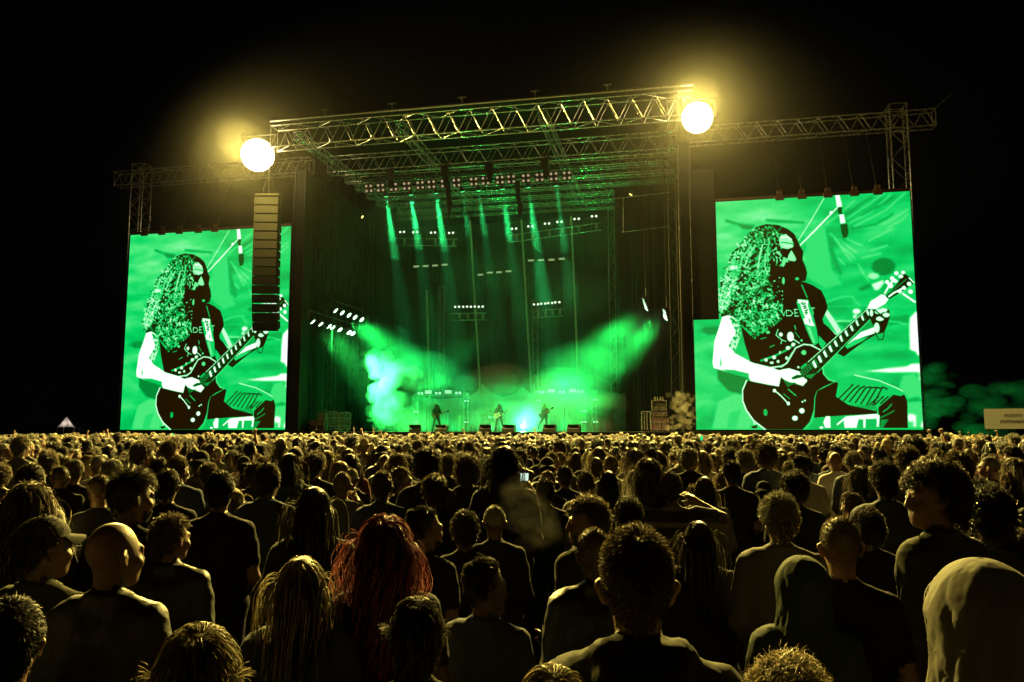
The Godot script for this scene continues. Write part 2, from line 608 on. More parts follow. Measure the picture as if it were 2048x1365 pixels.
func stage() -> void:
	var deck := thing("stage_platform", "black festival stage platform with smooth deck and plain front fascia", "stage", Vector3(-2.0, 0, -8.6))
	var ply := paint("stage deck", lin(0.10, 0.10, 0.10), 0.5)
	ply.roughness_texture = tex.fine
	ply.uv1_triplanar = true
	# deck boards, each its own panel
	var board := Shape.new().box(Vector3(0, -0.03, 0), Vector3(2.42, 0.06, 2.42)).mesh()
	for i in 11:
		for j in 7:
			part("deck_panel", board, ply, deck, Vector3((i - 5) * 2.43, DECK, (3 - j) * 2.43 + 0.1))
	part("fascia", Shape.new().box(Vector3(0, DECK / 2 - 0.04, 8.55), Vector3(27.0, DECK - 0.09, 0.06)).mesh(), cloth("fascia cloth", lin(0.02, 0.018, 0.016), 0.4, 0.8, 0.0), deck)
	part("edge_trim", Shape.new().box(Vector3(0, DECK - 0.045, 8.62), Vector3(27.0, 0.06, 0.05)).mesh(), black_metal(), deck)
	part("substructure", Shape.new().box(Vector3(0, DECK / 2 - 0.06, 0), Vector3(26.6, DECK - 0.14, 16.9)).mesh(), paint("underside", lin(0.015, 0.015, 0.015), 0.9), deck)
	for x in [-20.86, 16.85]:
		var o := thing("screen_base", "long black plinth under the screen " + ("with the hanging loudspeakers" if x < 0 else "beside the smoke"), "plinth", Vector3(x, 0, -0.9), 0.0, "plinths under the screens")
		part("skirt", Shape.new().box(Vector3(0, 0.95, 0.0), Vector3(12.6, 1.9, 2.2)).mesh(), cloth("fascia cloth", Color.BLACK), o)
		part("top_rail", Shape.new().box(Vector3(0, 1.93, 1.06), Vector3(12.7, 0.06, 0.08)).mesh(), black_metal(), o)

	# black cloth: back wall, side wings and legs
	var velvet := cloth("black stage cloth", lin(0.016, 0.017, 0.015), 0.5, 0.5, 0.3, 0.9)
	var faded := cloth("dark backdrop cloth", lin(0.028, 0.03, 0.027), 0.5, 0.5, 0.3, 0.9)
	var back := thing("backdrop", "dark backdrop cloth closing the rear of the stage", "curtain", Vector3.ZERO)
	for k in 5:
		var x0 := -14.6 + k * 5.04
		part("cloth_panel", drape_shape(PackedVector3Array([Vector3(x0, 19.4, -17.0), Vector3(x0 + 5.0, 19.4, -17.0)]), DECK + 0.02, 0.9, 0.10, 60, 14, 0.0, k + 1.0).mesh(), faded, back)
	part("top_pipe", Shape.new().tube(Vector3(-14.6, 19.42, -17.0), Vector3(10.6, 19.42, -17.0), 0.04).mesh(), black_metal(), back)
	for w in [["black wing curtain beside the screen with loudspeakers", -14.3, -1.2, -14.3, -16.6], ["black wing curtain beside the screen without loudspeakers", 10.2, -1.6, 10.2, -16.6], ["narrow dark leg curtain behind the hanging lamps, nearer the loudspeakers", -14.2, -10.2, -11.4, -10.2], ["wide dark leg curtain behind the flight-case tower", 5.7, -8.2, 10.1, -8.2]]:
		var o := thing("side_curtain", w[0], "curtain", Vector3.ZERO, 0.0, "black masking curtains")
		part("cloth_panel", drape_shape(PackedVector3Array([Vector3(w[1], 19.2, w[2]), Vector3(w[3], 19.2, w[4])]), DECK + 0.02, 0.8, 0.12, 90, 12, 0.0, w[1]).mesh(), velvet, o)
		part("top_pipe", Shape.new().tube(Vector3(w[1], 19.22, w[2]), Vector3(w[3], 19.22, w[4]), 0.04).mesh(), black_metal(), o)
	var window_frame := thing("batten_frame", "thin pale batten frame hanging high on the wide dark leg curtain", "frame", Vector3(0, 0, -8.0))
	part("upright", Shape.new().tube(Vector3(6.35, 18.3, 0.2), Vector3(6.3, 15.75, 0.2), 0.045).mesh(), aluminium(), window_frame)
	part("lower_rail", Shape.new().tube(Vector3(6.1, 15.8, 0.2), Vector3(9.4, 16.05, 0.2), 0.025).mesh(), aluminium(), window_frame)
	part("upper_rail", Shape.new().tube(Vector3(5.6, 18.25, 0.2), Vector3(9.6, 18.5, 0.2), 0.03).mesh(), aluminium(), window_frame)

	# towers clad in black at the two sides of the opening
	for w in [["black clad pillar between stage and loudspeaker-side screen", -14.35, 0.62], ["black clad pillar between stage and the other screen", 10.5, 0.62]]:
		var o := thing("stage_pillar", w[0], "pillar", Vector3(w[1], 0, -0.6), 0.0, "pillars at the stage opening")
		part("cladding", Shape.new().box(Vector3(0, 9.6, 0), Vector3(w[2], 19.2, 1.2)).mesh(), velvet, o)
		for s in [-1.0, 1.0]: part("corner_tube", Shape.new().tube(Vector3(s * (w[2] / 2 + 0.04), 0, 0.66), Vector3(s * (w[2] / 2 + 0.04), 19.3, 0.66), 0.045).mesh(), black_metal(), o)

func roof() -> void:
	var alu := aluminium()
	truss("front_truss", "deep silver lattice truss along the front edge of the roof", Vector3(-15.3, 20.68, 2.0), Vector3(11.0, 20.68, 2.0), 0.9, 1.4, 1.36, "roof trusses", alu, false, 0.045)
	truss("roof_truss", "deep silver roof truss just behind the front one", Vector3(-14.2, 20.75, -4.0), Vector3(10.2, 20.75, -4.0), 0.8, 1.15, 1.3, "roof trusses", alu, false, 0.045)
	var order := ["third", "fourth", "fifth", "sixth", "seventh", "rearmost"]
	var k := 0
	for z in [-6.0, -8.0, -10.2, -12.2, -14.4, -16.6]:
		truss("roof_truss", "shallow roof truss, %s counted from the front edge" % order[k], Vector3(-13.8, 20.35, z), Vector3(9.9, 20.35, z), 0.5, 0.5, 1.0, "roof trusses", alu, true, 0.04)
		k += 1
	for w in [["lengthwise roof truss over the hanging lamps nearer the loudspeakers", -13.9], ["lengthwise roof truss over the first guitarist", -6.9], ["lengthwise roof truss over the third guitarist", 2.2], ["lengthwise roof truss over the flight-case tower", 9.9]]:
		truss("lengthwise_truss", w[0], Vector3(w[1], 20.95, 1.6), Vector3(w[1], 20.95, -17.0), 0.55, 0.5, 1.0, "lengthwise roof trusses", alu, true, 0.035)
	var skin := thing("stage_roof", "black roof skin over the stage with slim front pipe", "roof", Vector3.ZERO)
	var pts := PackedVector3Array()
	for i in 12:
		for j in 15: pts.push_back(Vector3(lerpf(-15.2, 11.0, j / 14.0), 21.8 + 0.9 * sin(PI * i / 11.0) - 0.05 * absf(sin(j * PI / 2.0)), lerpf(2.5, -17.4, i / 11.0)))
	var sheet := Shape.new().grid(pts, 15, Vector3.DOWN)
	for i in pts.size(): pts[i].y += 0.02
	sheet.grid(pts, 15, Vector3.UP)
	part("membrane", sheet.mesh(), cloth("roof membrane", lin(0.006, 0.006, 0.006), 0.4, 0.5, 0.0, 0.8), skin)
	part("front_pipe", Shape.new().tube(Vector3(-15.3, 21.65, 2.55), Vector3(11.1, 21.65, 2.55), 0.07).mesh(), alu, skin)
	for x in [-11.6, -7.1, -2.6, 1.9, 6.2]:
		part("roof_clamp", Shape.new().tube(Vector3(x, 21.6, 2.5), Vector3(x, 22.1, 2.5), 0.03).box(Vector3(x, 22.12, 2.5), Vector3(0.5, 0.05, 0.12)).mesh(), alu, skin)

	# wings that carry the screens, and their towers
	truss("wing_truss", "long silver truss over the screen with the loudspeakers", Vector3(-29.9, 20.15, -2.0), Vector3(-14.6, 20.15, -2.0), 0.7, 1.05, 1.2, "wing trusses", alu, false, 0.04)
	truss("wing_truss", "long silver truss over the screen without loudspeakers", Vector3(10.8, 20.25, -2.0), Vector3(25.0, 20.25, -2.0), 0.7, 1.0, 1.2, "wing trusses", alu, false, 0.04)
	truss("tower_truss", "lattice tower rising behind the screen with the loudspeakers", Vector3(-27.9, 0.05, -2.0), Vector3(-27.9, 21.1, -2.0), 0.95, 0.95, 1.1, "lattice towers", alu, false, 0.045)
	truss("tower_truss", "lattice tower rising behind the screen without loudspeakers", Vector3(22.95, 0.05, -2.0), Vector3(22.95, 21.2, -2.0), 0.95, 0.95, 1.1, "lattice towers", alu, false, 0.045)
	truss("tower_truss", "lattice tower inside the stage opening near the hanging loudspeakers", Vector3(-13.2, DECK, -2.6), Vector3(-13.2, 20.2, -2.6), 0.6, 0.6, 0.8, "lattice towers", black_metal(), true, 0.03)
	truss("tower_truss", "lattice tower just behind the pillar near the loudspeaker-side flood", Vector3(-15.3, 0.05, -1.6), Vector3(-15.3, 20.2, -1.6), 0.5, 0.5, 0.7, "lattice towers", black_metal(), true, 0.03)
	truss("tower_truss", "lattice tower at the edge of the stage opening below the second flood", Vector3(9.75, DECK, -1.6), Vector3(9.75, 20.2, -1.6), 0.5, 0.5, 0.7, "lattice towers", black_metal(), true, 0.03)
	for w in [["thin stay wire off the end of the loudspeaker-side wing", Vector3(-29.8, 20.5, -2), Vector3(-31.2, 21.3, -2.2)], ["thin stay wire off the end of the other wing", Vector3(24.9, 20.7, -2), Vector3(26.2, 21.9, -2.2)]]:
		var o := thing("stay_wire", w[0], "wire", Vector3.ZERO, 0.0, "stay wires")
		part("wire", Shape.new().tube(w[1], w[2], 0.035).mesh(), alu, o)

func screens() -> void:
	var m := StandardMaterial3D.new()
	m.resource_name = "live picture"
	m.albedo_color = Color(0.02, 0.02, 0.02)
	m.roughness = 0.5
	m.emission_enabled = true
	m.emission_texture = live_picture()
	m.emission_energy_multiplier = 1.12
	m.texture_repeat = false
	var w := 12.03
	var h := 13.34
	for side in 2:
		var x0: float = [-26.9, 10.84][side]
		var o := thing("video_screen", ["giant video screen showing a seated guitarist, partly hidden by hanging loudspeakers", "giant video screen showing a seated guitarist, with a notched upper corner"][side], "video screen", Vector3(x0, 2.02, 0.0), 0.0, "video screens beside the stage")
		var s := Shape.new()
		var cut := 0.119 if side == 1 else 0.0
		var mid := 0.523
		for r in [[cut, 0.0, 1.0, mid], [0.0, mid, 1.0, 1.0]]:
			var i := s.point(Vector3(r[0] * w, (1.0 - r[3]) * h, 0.16), Vector3(0, 0, 1), Vector2(r[0], r[3]))
			s.point(Vector3(r[2] * w, (1.0 - r[3]) * h, 0.16), Vector3(0, 0, 1), Vector2(r[2], r[3]))
			s.point(Vector3(r[2] * w, (1.0 - r[1]) * h, 0.16), Vector3(0, 0, 1), Vector2(r[2], r[1]))
			s.point(Vector3(r[0] * w, (1.0 - r[1]) * h, 0.16), Vector3(0, 0, 1), Vector2(r[0], r[1]))
			s.face(i, i + 1, i + 2)
			s.face(i, i + 2, i + 3)
		part("display", s.mesh(), m, o)
		var back := Shape.new()
		back.box(Vector3(w / 2, h * (1 - mid) / 2, 0.07), Vector3(w + 0.06, h * (1 - mid), 0.16))
		back.box(Vector3((cut + 1) * w / 2, h * (1 - mid / 2), 0.07), Vector3(w * (1 - cut) + 0.06, h * mid + 0.02, 0.158))
		part("cabinet_wall", back.mesh(), black_metal(), o)
		part("header_beam", Shape.new().box(Vector3((1 + cut) * w / 2, h + 0.12, 0.0), Vector3(w * (1 - cut), 0.16, 0.3)).mesh(), paint("rusty steel", lin(0.07, 0.03, 0.02), 0.7), o)
		var xs: Array = [[1.14, 2.49, 3.82, 5.26, 6.49], [5.03, 6.27, 7.68, 9.1, 10.34]][side]
		for x in xs:
			var b := part("hanging_bracket", Shape.new().box(Vector3(x, h + 0.02, 0.24), Vector3(0.48, 0.28, 0.12)).box(Vector3(x, h + 0.3, 0.2), Vector3(0.3, 0.32, 0.1)).mesh(), paint("rusty steel", Color.BLACK), o)
			for q in [-0.1, 0.1]: part("bolt", Shape.new().tube(Vector3(x + q, h + 0.3, 0.25), Vector3(x + q, h + 0.3, 0.29), 0.045, 0.045, 8).mesh(), aluminium(), b)
			part("drop_chain", Shape.new().tube(Vector3(x, h + 0.4, 0.0), Vector3(x, 17.6, -1.9), 0.02, 0.02, 6).mesh(), black_metal(), o)
	# dark scrim panel that fills the notch
	var scrim := thing("scrim_panel", "narrow black cloth panel beside the notched corner of the screen", "curtain", Vector3(11.55, 9.0, 0.05))
	part("cloth_panel", Shape.new().box(Vector3(-0.02, 3.6, 0), Vector3(1.36, 9.6, 0.06)).mesh(), cloth("black stage cloth", Color.BLACK), scrim)
	part("edge_tube", Shape.new().tube(Vector3(-0.74, -1.2, 0.06), Vector3(-0.74, 8.5, 0.06), 0.03).mesh(), black_metal(), scrim)

	# hanging loudspeakers
	var la := thing("line_array", "tall hanging column of black loudspeaker cabinets in front of a screen", "loudspeakers", Vector3(-15.25, 16.6, 2.5), deg_to_rad(14.0))
	var box := paint("array paint", lin(0.006, 0.006, 0.006), 0.95)
	part("bumper_frame", Shape.new().box(Vector3(0, 0.12, 0), Vector3(1.5, 0.12, 0.9)).tube(Vector3(0, 0.15, 0), Vector3(0, 3.6, 0), 0.05).tube(Vector3(-0.5, 0.15, 0), Vector3(0, 1.6, 0), 0.02).tube(Vector3(0.5, 0.15, 0), Vector3(0, 1.6, 0), 0.02).mesh(), black_metal(), la)
	var trap := PackedVector2Array([Vector2(-0.42, -0.215), Vector2(0.42, -0.265), Vector2(0.42, 0.265), Vector2(-0.42, 0.215)])
	var cabinet := Shape.new().prism(trap, 1.5, Vector3.ZERO, Basis(Vector3.UP, -PI / 2)).mesh()
	var grille := Shape.new().box(Vector3(0, 0, 0.43), Vector3(1.4, 0.46, 0.02)).mesh()
	var at := Vector3(0, -0.28, 0)
	var tilt := 0.0
	for k in 15:
		tilt += [0.0, 0.0, 0.0, 0.003, 0.005, 0.006, 0.01, 0.012, 0.016, 0.02, 0.03, 0.04, 0.05, 0.06, 0.07][k]
		var b := Basis(Vector3.RIGHT, tilt)
		var c := part("cabinet", cabinet, box, la, at, b)
		part("grille", grille, box, c)
		for s in [-1.0, 1.0]: part("link_bar", Shape.new().box(Vector3(0.78 * s, 0, 0.3), Vector3(0.04, 0.56, 0.06)).mesh(), black_metal(), c)
		at += b * Vector3(0, -0.56, 0)

	# the two floods
	var k := 0
	for f in FLOODS:
		var o := thing("floodlight", ["huge round floodlight glaring at the crowd above the hanging loudspeakers", "huge round floodlight glaring at the crowd above the notched screen"][k], "floodlight", f, 0.0, "floodlights on the roof corners")
		o.scale = Vector3.ONE * [1.0, 0.84][k]
		var turn := Basis(Vector3.UP, atan2(9.0 - f.x, 45.0)) * Basis(Vector3.RIGHT, 0.35) * Basis(Vector3.RIGHT, PI / 2)
		part("housing", Shape.new().lathe([Vector2(0, -1.0), Vector2(0.5, -0.98), Vector2(0.74, -0.7), Vector2(0.8, -0.3), Vector2(0.84, -0.25), Vector2(0.7, -0.2)], Vector3.ZERO, turn, 36).mesh(), black_metal(), o)
		var dome := []
		for i in 15:
			var a := lerpf(-0.72, PI / 2, i / 14.0)
			dome.append(Vector2(1.02 * cos(a), 0.3 + 0.8 * sin(a)))
		part("lens", Shape.new().lathe(dome, Vector3.ZERO, turn, 36).mesh(), glowing("flood glass", Color(1.0, 0.90, 0.62), 32.0), o)
		part("yoke", Shape.new().path([Vector3(-1.2, 0, 0), Vector3(-1.2, 1.3, 0), Vector3(1.2, 1.3, 0), Vector3(1.2, 0, 0)], 0.06).mesh(), black_metal(), o)
		k += 1

const NTH := ["first", "second", "third", "fourth", "fifth", "sixth", "seventh", "eighth", "ninth", "tenth", "eleventh", "twelfth", "thirteenth", "fourteenth", "fifteenth", "sixteenth"]

func rig() -> void:
	var alu := aluminium()
	truss("lamp_bar", "dark lattice bar under the roof carrying the four-lamp blinders", Vector3(-11.8, 19.35, -4.0), Vector3(3.7, 19.35, -4.0), 0.4, 0.4, 0.6, "", black_metal(), true, 0.03)
	var warm := glowing("blinder bulb", Color(1.0, 0.86, 0.70), 0.42)
	var cool := glowing("pair bulb", Color(0.92, 1.0, 0.85), 1.6)
	var strip_glow := glowing("strip glow", Color(0.72, 0.85, 0.58), 0.55)
	var bulb := Shape.new().ball(Vector3(0, 0, 0.03), Vector3(0.09, 0.09, 0.05), 6, 12).mesh()
	var four := Shape.new().box(Vector3(0, 0, -0.06), Vector3(0.62, 0.62, 0.12)).tube(Vector3(0, 0.3, -0.06), Vector3(0, 0.55, -0.06), 0.04).mesh()
	var proto: Node3D = null
	var fi := 0
	for x in [-11.08, -10.2, -9.25, -8.28, -7.3, -6.49, -5.54, -4.7, -3.48, -2.65, -1.65, -0.87, 0.14, 1.08, 2.03, 2.92]:
		var o: Node3D
		if proto == null:
			o = thing("four_lamp_blinder", "square blinder with four small lamps on the bar under the roof", "blinder", Vector3.ZERO, 0.0, "four-lamp blinders on the roof bar")
			part("housing", four, black_metal(), o)
			for p in [Vector3(-0.17, 0.17, 0), Vector3(0.17, 0.17, 0), Vector3(-0.17, -0.17, 0), Vector3(0.17, -0.17, 0)]: part("bulb", bulb, warm, o, p)
			proto = o
		else:
			o = proto.duplicate()
			o.name = numbered("four_lamp_blinder")
			add_child(o)
		o.set_meta("label", "square four-lamp blinder on the roof bar, %s counted from the loudspeaker side" % NTH[fi])
		fi += 1
		o.position = Vector3(x, 18.84, -3.72)
		o.rotation.x = 0.3
	# narrow beams straight down from the bar
	var bi := 0
	for x in [-9.89, -8.06, -6.24, -4.35, -3.21, -1.53, 0.26, 2.14]:
		var strong: float = [1.0, 1.0, 1.2, 0.5, 0.7, 1.0, 1.2, 0.35][bi]
		var at := Vector3(x, 18.25, -4.0)
		var to := Vector3(x + 0.9, 10.0, -5.5)
		can_lamp("beam_lamp", "%s lamp with a narrow green downward beam, counted from the loudspeaker side" % NTH[bi], "stage lamp", "beam lamps under the roof bar", at, to, 0.17, 0.42, glowing("beam glass", Color(0.35, 1.0, 0.6), 2.0))
		spot("beam_light", at + (to - at).normalized() * 0.05, to, 2600.0 * strong, 5.0, Color(0.16, 1.0, 0.5), 0.12)
		bi += 1
	# chain hoists
	for w in [["black chain hoist at the far end of the blinder bar", -9.43, 19.6], ["black chain hoist above the first guitarist", -5.46, 19.6], ["black chain hoist left of the bar's middle", -2.36, 19.6], ["black chain hoist above the third guitarist", 1.48, 19.6]]:
		var o := thing("chain_hoist", w[0], "hoist", Vector3(w[1], w[2], -3.5), 0.0, "chain hoists on the blinder bar")
		part("body", Shape.new().box(Vector3(0, 0, 0), Vector3(0.5, 0.75, 0.4)).mesh(), black_metal(), o)
		part("hook", Shape.new().tube(Vector3(0, 0.37, 0), Vector3(0, 0.9, 0), 0.03).mesh(), black_metal(), o)
		part("chain_bag", Shape.new().lathe([Vector2(0.0, -0.95), Vector2(0.16, -0.9), Vector2(0.2, -0.5), Vector2(0.17, -0.36)], Vector3(0.05, 0, 0), Basis(), 10).mesh(), cloth("fascia cloth", Color.BLACK), o)
	# long dark cable bundles
	for w in [["thick black cable bundle hanging beside the fourth beam", -5.26, 18.9, 16.3], ["thick black cable bundle hanging near the middle of the bar", -0.39, 18.6, 15.9]]:
		var o := thing("cable_bundle", w[0], "cable", Vector3(w[1], 0, -3.5), 0.0, "cable bundles")
		var s := Shape.new()
		for k in 5: s.path([Vector3(0.06 * k - 0.12, w[2], 0.03 * (k % 2)), Vector3(0.05 * k, (w[2] + w[3]) / 2, 0.1), Vector3(0.07 * k + 0.12, w[3] + 0.2 * k, 0)], 0.06)
		part("cable", s.mesh(), paint("cable rubber", lin(0.012, 0.012, 0.012), 0.6), o)

	# rows of two-lamp blinders on pipes
	var pair := Shape.new().box(Vector3(0, 0, -0.06), Vector3(0.52, 0.26, 0.12)).tube(Vector3(0, 0.1, -0.06), Vector3(0, -0.5, -0.06), 0.025).mesh()
	var small := Shape.new().ball(Vector3(0, 0, 0.03), Vector3(0.085, 0.085, 0.05), 6, 12).mesh()
	var pairs := [
		["upper pipe nearer the loudspeakers", [Vector3(-14.0, 17.71, -10.9), Vector3(-12.72, 17.62, -11), Vector3(-11.2, 17.51, -11), Vector3(-10.12, 17.44, -11), Vector3(-8.65, 17.33, -11), Vector3(-7.19, 17.23, -11)]],
		["sloping upper pipe over the third guitarist", [Vector3(-2.18, 17.3, -11), Vector3(-0.91, 17.42, -11), Vector3(0.37, 17.56, -11), Vector3(1.32, 17.64, -11), Vector3(2.63, 17.8, -11), Vector3(3.95, 17.93, -11)]],
		["middle pipe over the first guitarist", [Vector3(-7.22, 11.72, -13), Vector3(-6.56, 11.71, -13), Vector3(-5.93, 11.69, -13), Vector3(-5.29, 11.67, -13)]],
		["middle pipe over the third guitarist", [Vector3(-0.86, 11.71, -13), Vector3(-0.29, 11.75, -13), Vector3(0.26, 11.78, -13), Vector3(0.82, 11.82, -13)]]]
	for g in pairs:
		var ps: Array = g[1]
		var a: Vector3 = ps[0] + Vector3(-0.5, -0.5, -0.06)
		var b: Vector3 = ps[-1] + Vector3(0.5, -0.5, -0.06)
		var bar := thing("lamp_pipe", "thin lamp pipe, " + g[0], "pipe", Vector3.ZERO, 0.0, "lamp pipes at the rear")
		part("pipe", Shape.new().tube(a, b, 0.03).mesh(), alu, bar)
		part("lower_pipe", Shape.new().tube(a + Vector3(0, -0.55, 0), b + Vector3(0, -0.55, 0), 0.03).mesh(), alu, bar)
		for e in [a.lerp(b, 0.12), a.lerp(b, 0.88)]: part("hanger", Shape.new().tube(e + Vector3(0, -0.55, 0), Vector3(e.x, 20.1, e.z), 0.012, 0.012, 6).mesh(), black_metal(), bar)
		for pi in ps.size():
			var p: Vector3 = ps[pi]
			var o := thing("two_lamp_blinder", "%s two-lamp blinder on the %s" % [NTH[pi], g[0]], "blinder", p, 0.0, "two-lamp blinders, " + g[0])
			part("housing", pair, black_metal(), o)
			for s in [-0.16, 0.16]: part("bulb", small, cool, o, Vector3(s, 0, 0))
			var hang := part("hanging_lamp", Shape.new().lathe([Vector2(0.05, -0.95), Vector2(0.1, -0.9), Vector2(0.085, -0.55), Vector2(0.03, -0.5)], Vector3(0.18, 0, -0.06), Basis(), 10).mesh(), paint("worn grey metal", lin(0.2, 0.2, 0.18), 0.5, 0.4), o)
	# short bright strips
	var strip_mesh := Shape.new().box(Vector3(0, 0, 0.02), Vector3(0.46, 0.13, 0.05)).mesh()
	for g in [["nearer the loudspeakers", [Vector3(-10.67, 15.13, -13), Vector3(-9.88, 15.13, -13), Vector3(-9.09, 15.14, -13), Vector3(-8.29, 15.17, -13)]], ["in the middle", [Vector3(-5.83, 14.64, -15), Vector3(-5.04, 14.78, -15), Vector3(-4.27, 14.78, -15), Vector3(-3.48, 14.83, -15)]], ["over the third guitarist", [Vector3(-1.24, 15.21, -13), Vector3(-0.45, 15.2, -13), Vector3(0.38, 15.19, -13), Vector3(1.19, 15.23, -13)]]]:
		for pi in g[1].size():
			var p: Vector3 = g[1][pi]
			var o := thing("strip_lamp", "%s pale strip lamp in the row of four %s" % [NTH[pi], g[0]], "strip lamp", p, 0.0, "strip lamps, " + g[0])
			part("housing", Shape.new().box(Vector3(0, 0.02, -0.06), Vector3(0.56, 0.24, 0.12)).mesh(), black_metal(), o)
			part("glass", strip_mesh, strip_glow, o)
			part("hanger", Shape.new().tube(Vector3(0, 0.1, -0.06), Vector3(0, 20.1 - p.y, -0.06), 0.012, 0.012, 6).mesh(), black_metal(), o)

	# pale vertical tubes and rear lattice columns
	for w in [["pale upright tube nearer the loudspeakers, shortest of the tubes", Vector3(-10.76, 13.74, -16), Vector3(-10.25, DECK, -16)], ["pale upright tube behind the first guitarist", Vector3(-7.01, 19.5, -16), Vector3(-5.85, DECK, -16)], ["pale upright tube behind the middle guitarist", Vector3(-2.6, 19.3, -16), Vector3(-1.62, DECK, -16)], ["pale upright tube behind the third guitarist", Vector3(1.55, 19.4, -16), Vector3(2.15, DECK, -16)]]:
		var o := thing("upright_tube", w[0], "tube", Vector3.ZERO, 0.0, "pale upright tubes at the rear")
		part("tube", Shape.new().tube(w[1], w[2], 0.085, 0.085, 10).mesh(), paint("pale painted steel", lin(0.45, 0.46, 0.4), 0.5), o)
		part("cap", Shape.new().tube(w[1], w[1] + Vector3(0, 0.15, 0), 0.11, 0.11, 10).mesh(), black_metal(), o)
		part("base_plate", Shape.new().box(w[2] + Vector3(0, 0.02, 0), Vector3(0.5, 0.04, 0.5)).mesh(), black_metal(), o)
	truss("rear_column", "slim lattice column behind the first guitarist", Vector3(-9.1, DECK, -15), Vector3(-9.1, 13.8, -15), 0.42, 0.42, 0.6, "lattice columns at the rear", alu, true, 0.03)
	truss("rear_column", "slim lattice column close behind the middle tube", Vector3(-1.3, DECK, -15), Vector3(-1.3, 12.4, -15), 0.42, 0.42, 0.6, "lattice columns at the rear", alu, true, 0.03)
	truss("rear_column", "tall slim lattice column before the wide dark leg curtain", Vector3(4.95, DECK, -15), Vector3(4.9, 19.6, -15), 0.5, 0.5, 0.6, "lattice columns at the rear", alu, false, 0.032)

	# ladders of lamps hung along the two sides, aimed down across the stage
	var glass := glowing("side lamp glass", Color(0.80, 1.0, 0.84), 5.0)
	var ladders := [
		["upper hanging lamp ladder nearer the loudspeakers", -13.5, 10.3, [-4.1, -5.2, -6.4, -7.5, -8.8], Vector3(-4.2, 2.4, -4.6), 1.0],
		["lower hanging lamp ladder nearer the loudspeakers", -13.6, 9.07, [-0.8, -2.0, -3.3, -3.9, -5.1, -6.7, -7.4], Vector3(-8.4, 3.7, -3.4), 1.0],
		["inner hanging lamp ladder before the wide dark leg curtain", 7.8, 10.3, [-3.8, -5.1, -6.4, -7.8], Vector3(-1.0, 2.3, -4.8), -1.0],
		["outer hanging lamp ladder beside the black pillar", 9.1, 9.5, [-3.3, -4.1, -5.3, -6.3, -7.1], Vector3(1.6, 2.2, -4.2), -1.0]]
	var li := 0
	for l in ladders:
		var zs: Array = l[3]
		var o := thing("lamp_ladder", l[0], "lamp ladder", Vector3(l[1], l[2], 0), 0.0, "hanging lamp ladders")
		var side: float = l[5]
		for y in [0.2, 0.75]: part("rail", Shape.new().tube(Vector3(-0.15 * side, y, float(zs[0]) + 0.4), Vector3(-0.15 * side, y, float(zs[-1]) - 0.4), 0.03).mesh(), alu, o)
		for z in [float(zs[0]) + 0.4, float(zs[-1]) - 0.4]:
			part("end_bar", Shape.new().tube(Vector3(-0.15 * side, 0.2, z), Vector3(-0.15 * side, 0.75, z), 0.03).mesh(), alu, o)
			part("hanger", Shape.new().tube(Vector3(-0.15 * side, 0.75, z), Vector3(-0.15 * side, 20.1 - l[2], z), 0.02, 0.02, 6).mesh(), black_metal(), o)
		var mid := Vector3.ZERO
		for z in zs:
			var p := Vector3(l[1], l[2], z)
			var to: Vector3 = l[4]
			can_lamp("lamp", "", "", "", Vector3(0, 0, z), Vector3(to.x - l[1], to.y - l[2], to.z + (z - to.z) * 0.6), 0.2, 0.4, glass, o)
			mid += p / zs.size()
		var aim: Vector3 = l[4]
		var d := (aim - mid).normalized()
		var es := [1700.0, 3600.0, 1500.0, 1700.0]
		var an := [18.0, 23.0, 18.0, 18.0]
		if li == 1:
			mid.z = -1.6
			d = (aim - mid).normalized()
		spot("ladder_light", mid + d * 0.35, aim, es[li], an[li], Color(0.20, 1.0, 0.38) if li == 1 else Color(0.12, 1.0, 0.38), 0.6, self, 1.0)
		li += 1
	# two small yellow work lamps
	for w in [["small yellow work lamp high in the corner nearer the loudspeakers", Vector3(-13.3, 18.05, -8.0), Vector3(-11, 16.4, -8)], ["small yellow work lamp high over the wide dark leg curtain", Vector3(6.88, 18.42, -7.6), Vector3(6.2, 17, -7.4)]]:
		can_lamp("work_lamp", w[0], "work lamp", "yellow work lamps", w[1], w[2], 0.12, 0.3, glowing("work glass", Color(1.0, 0.9, 0.45), 4.0))

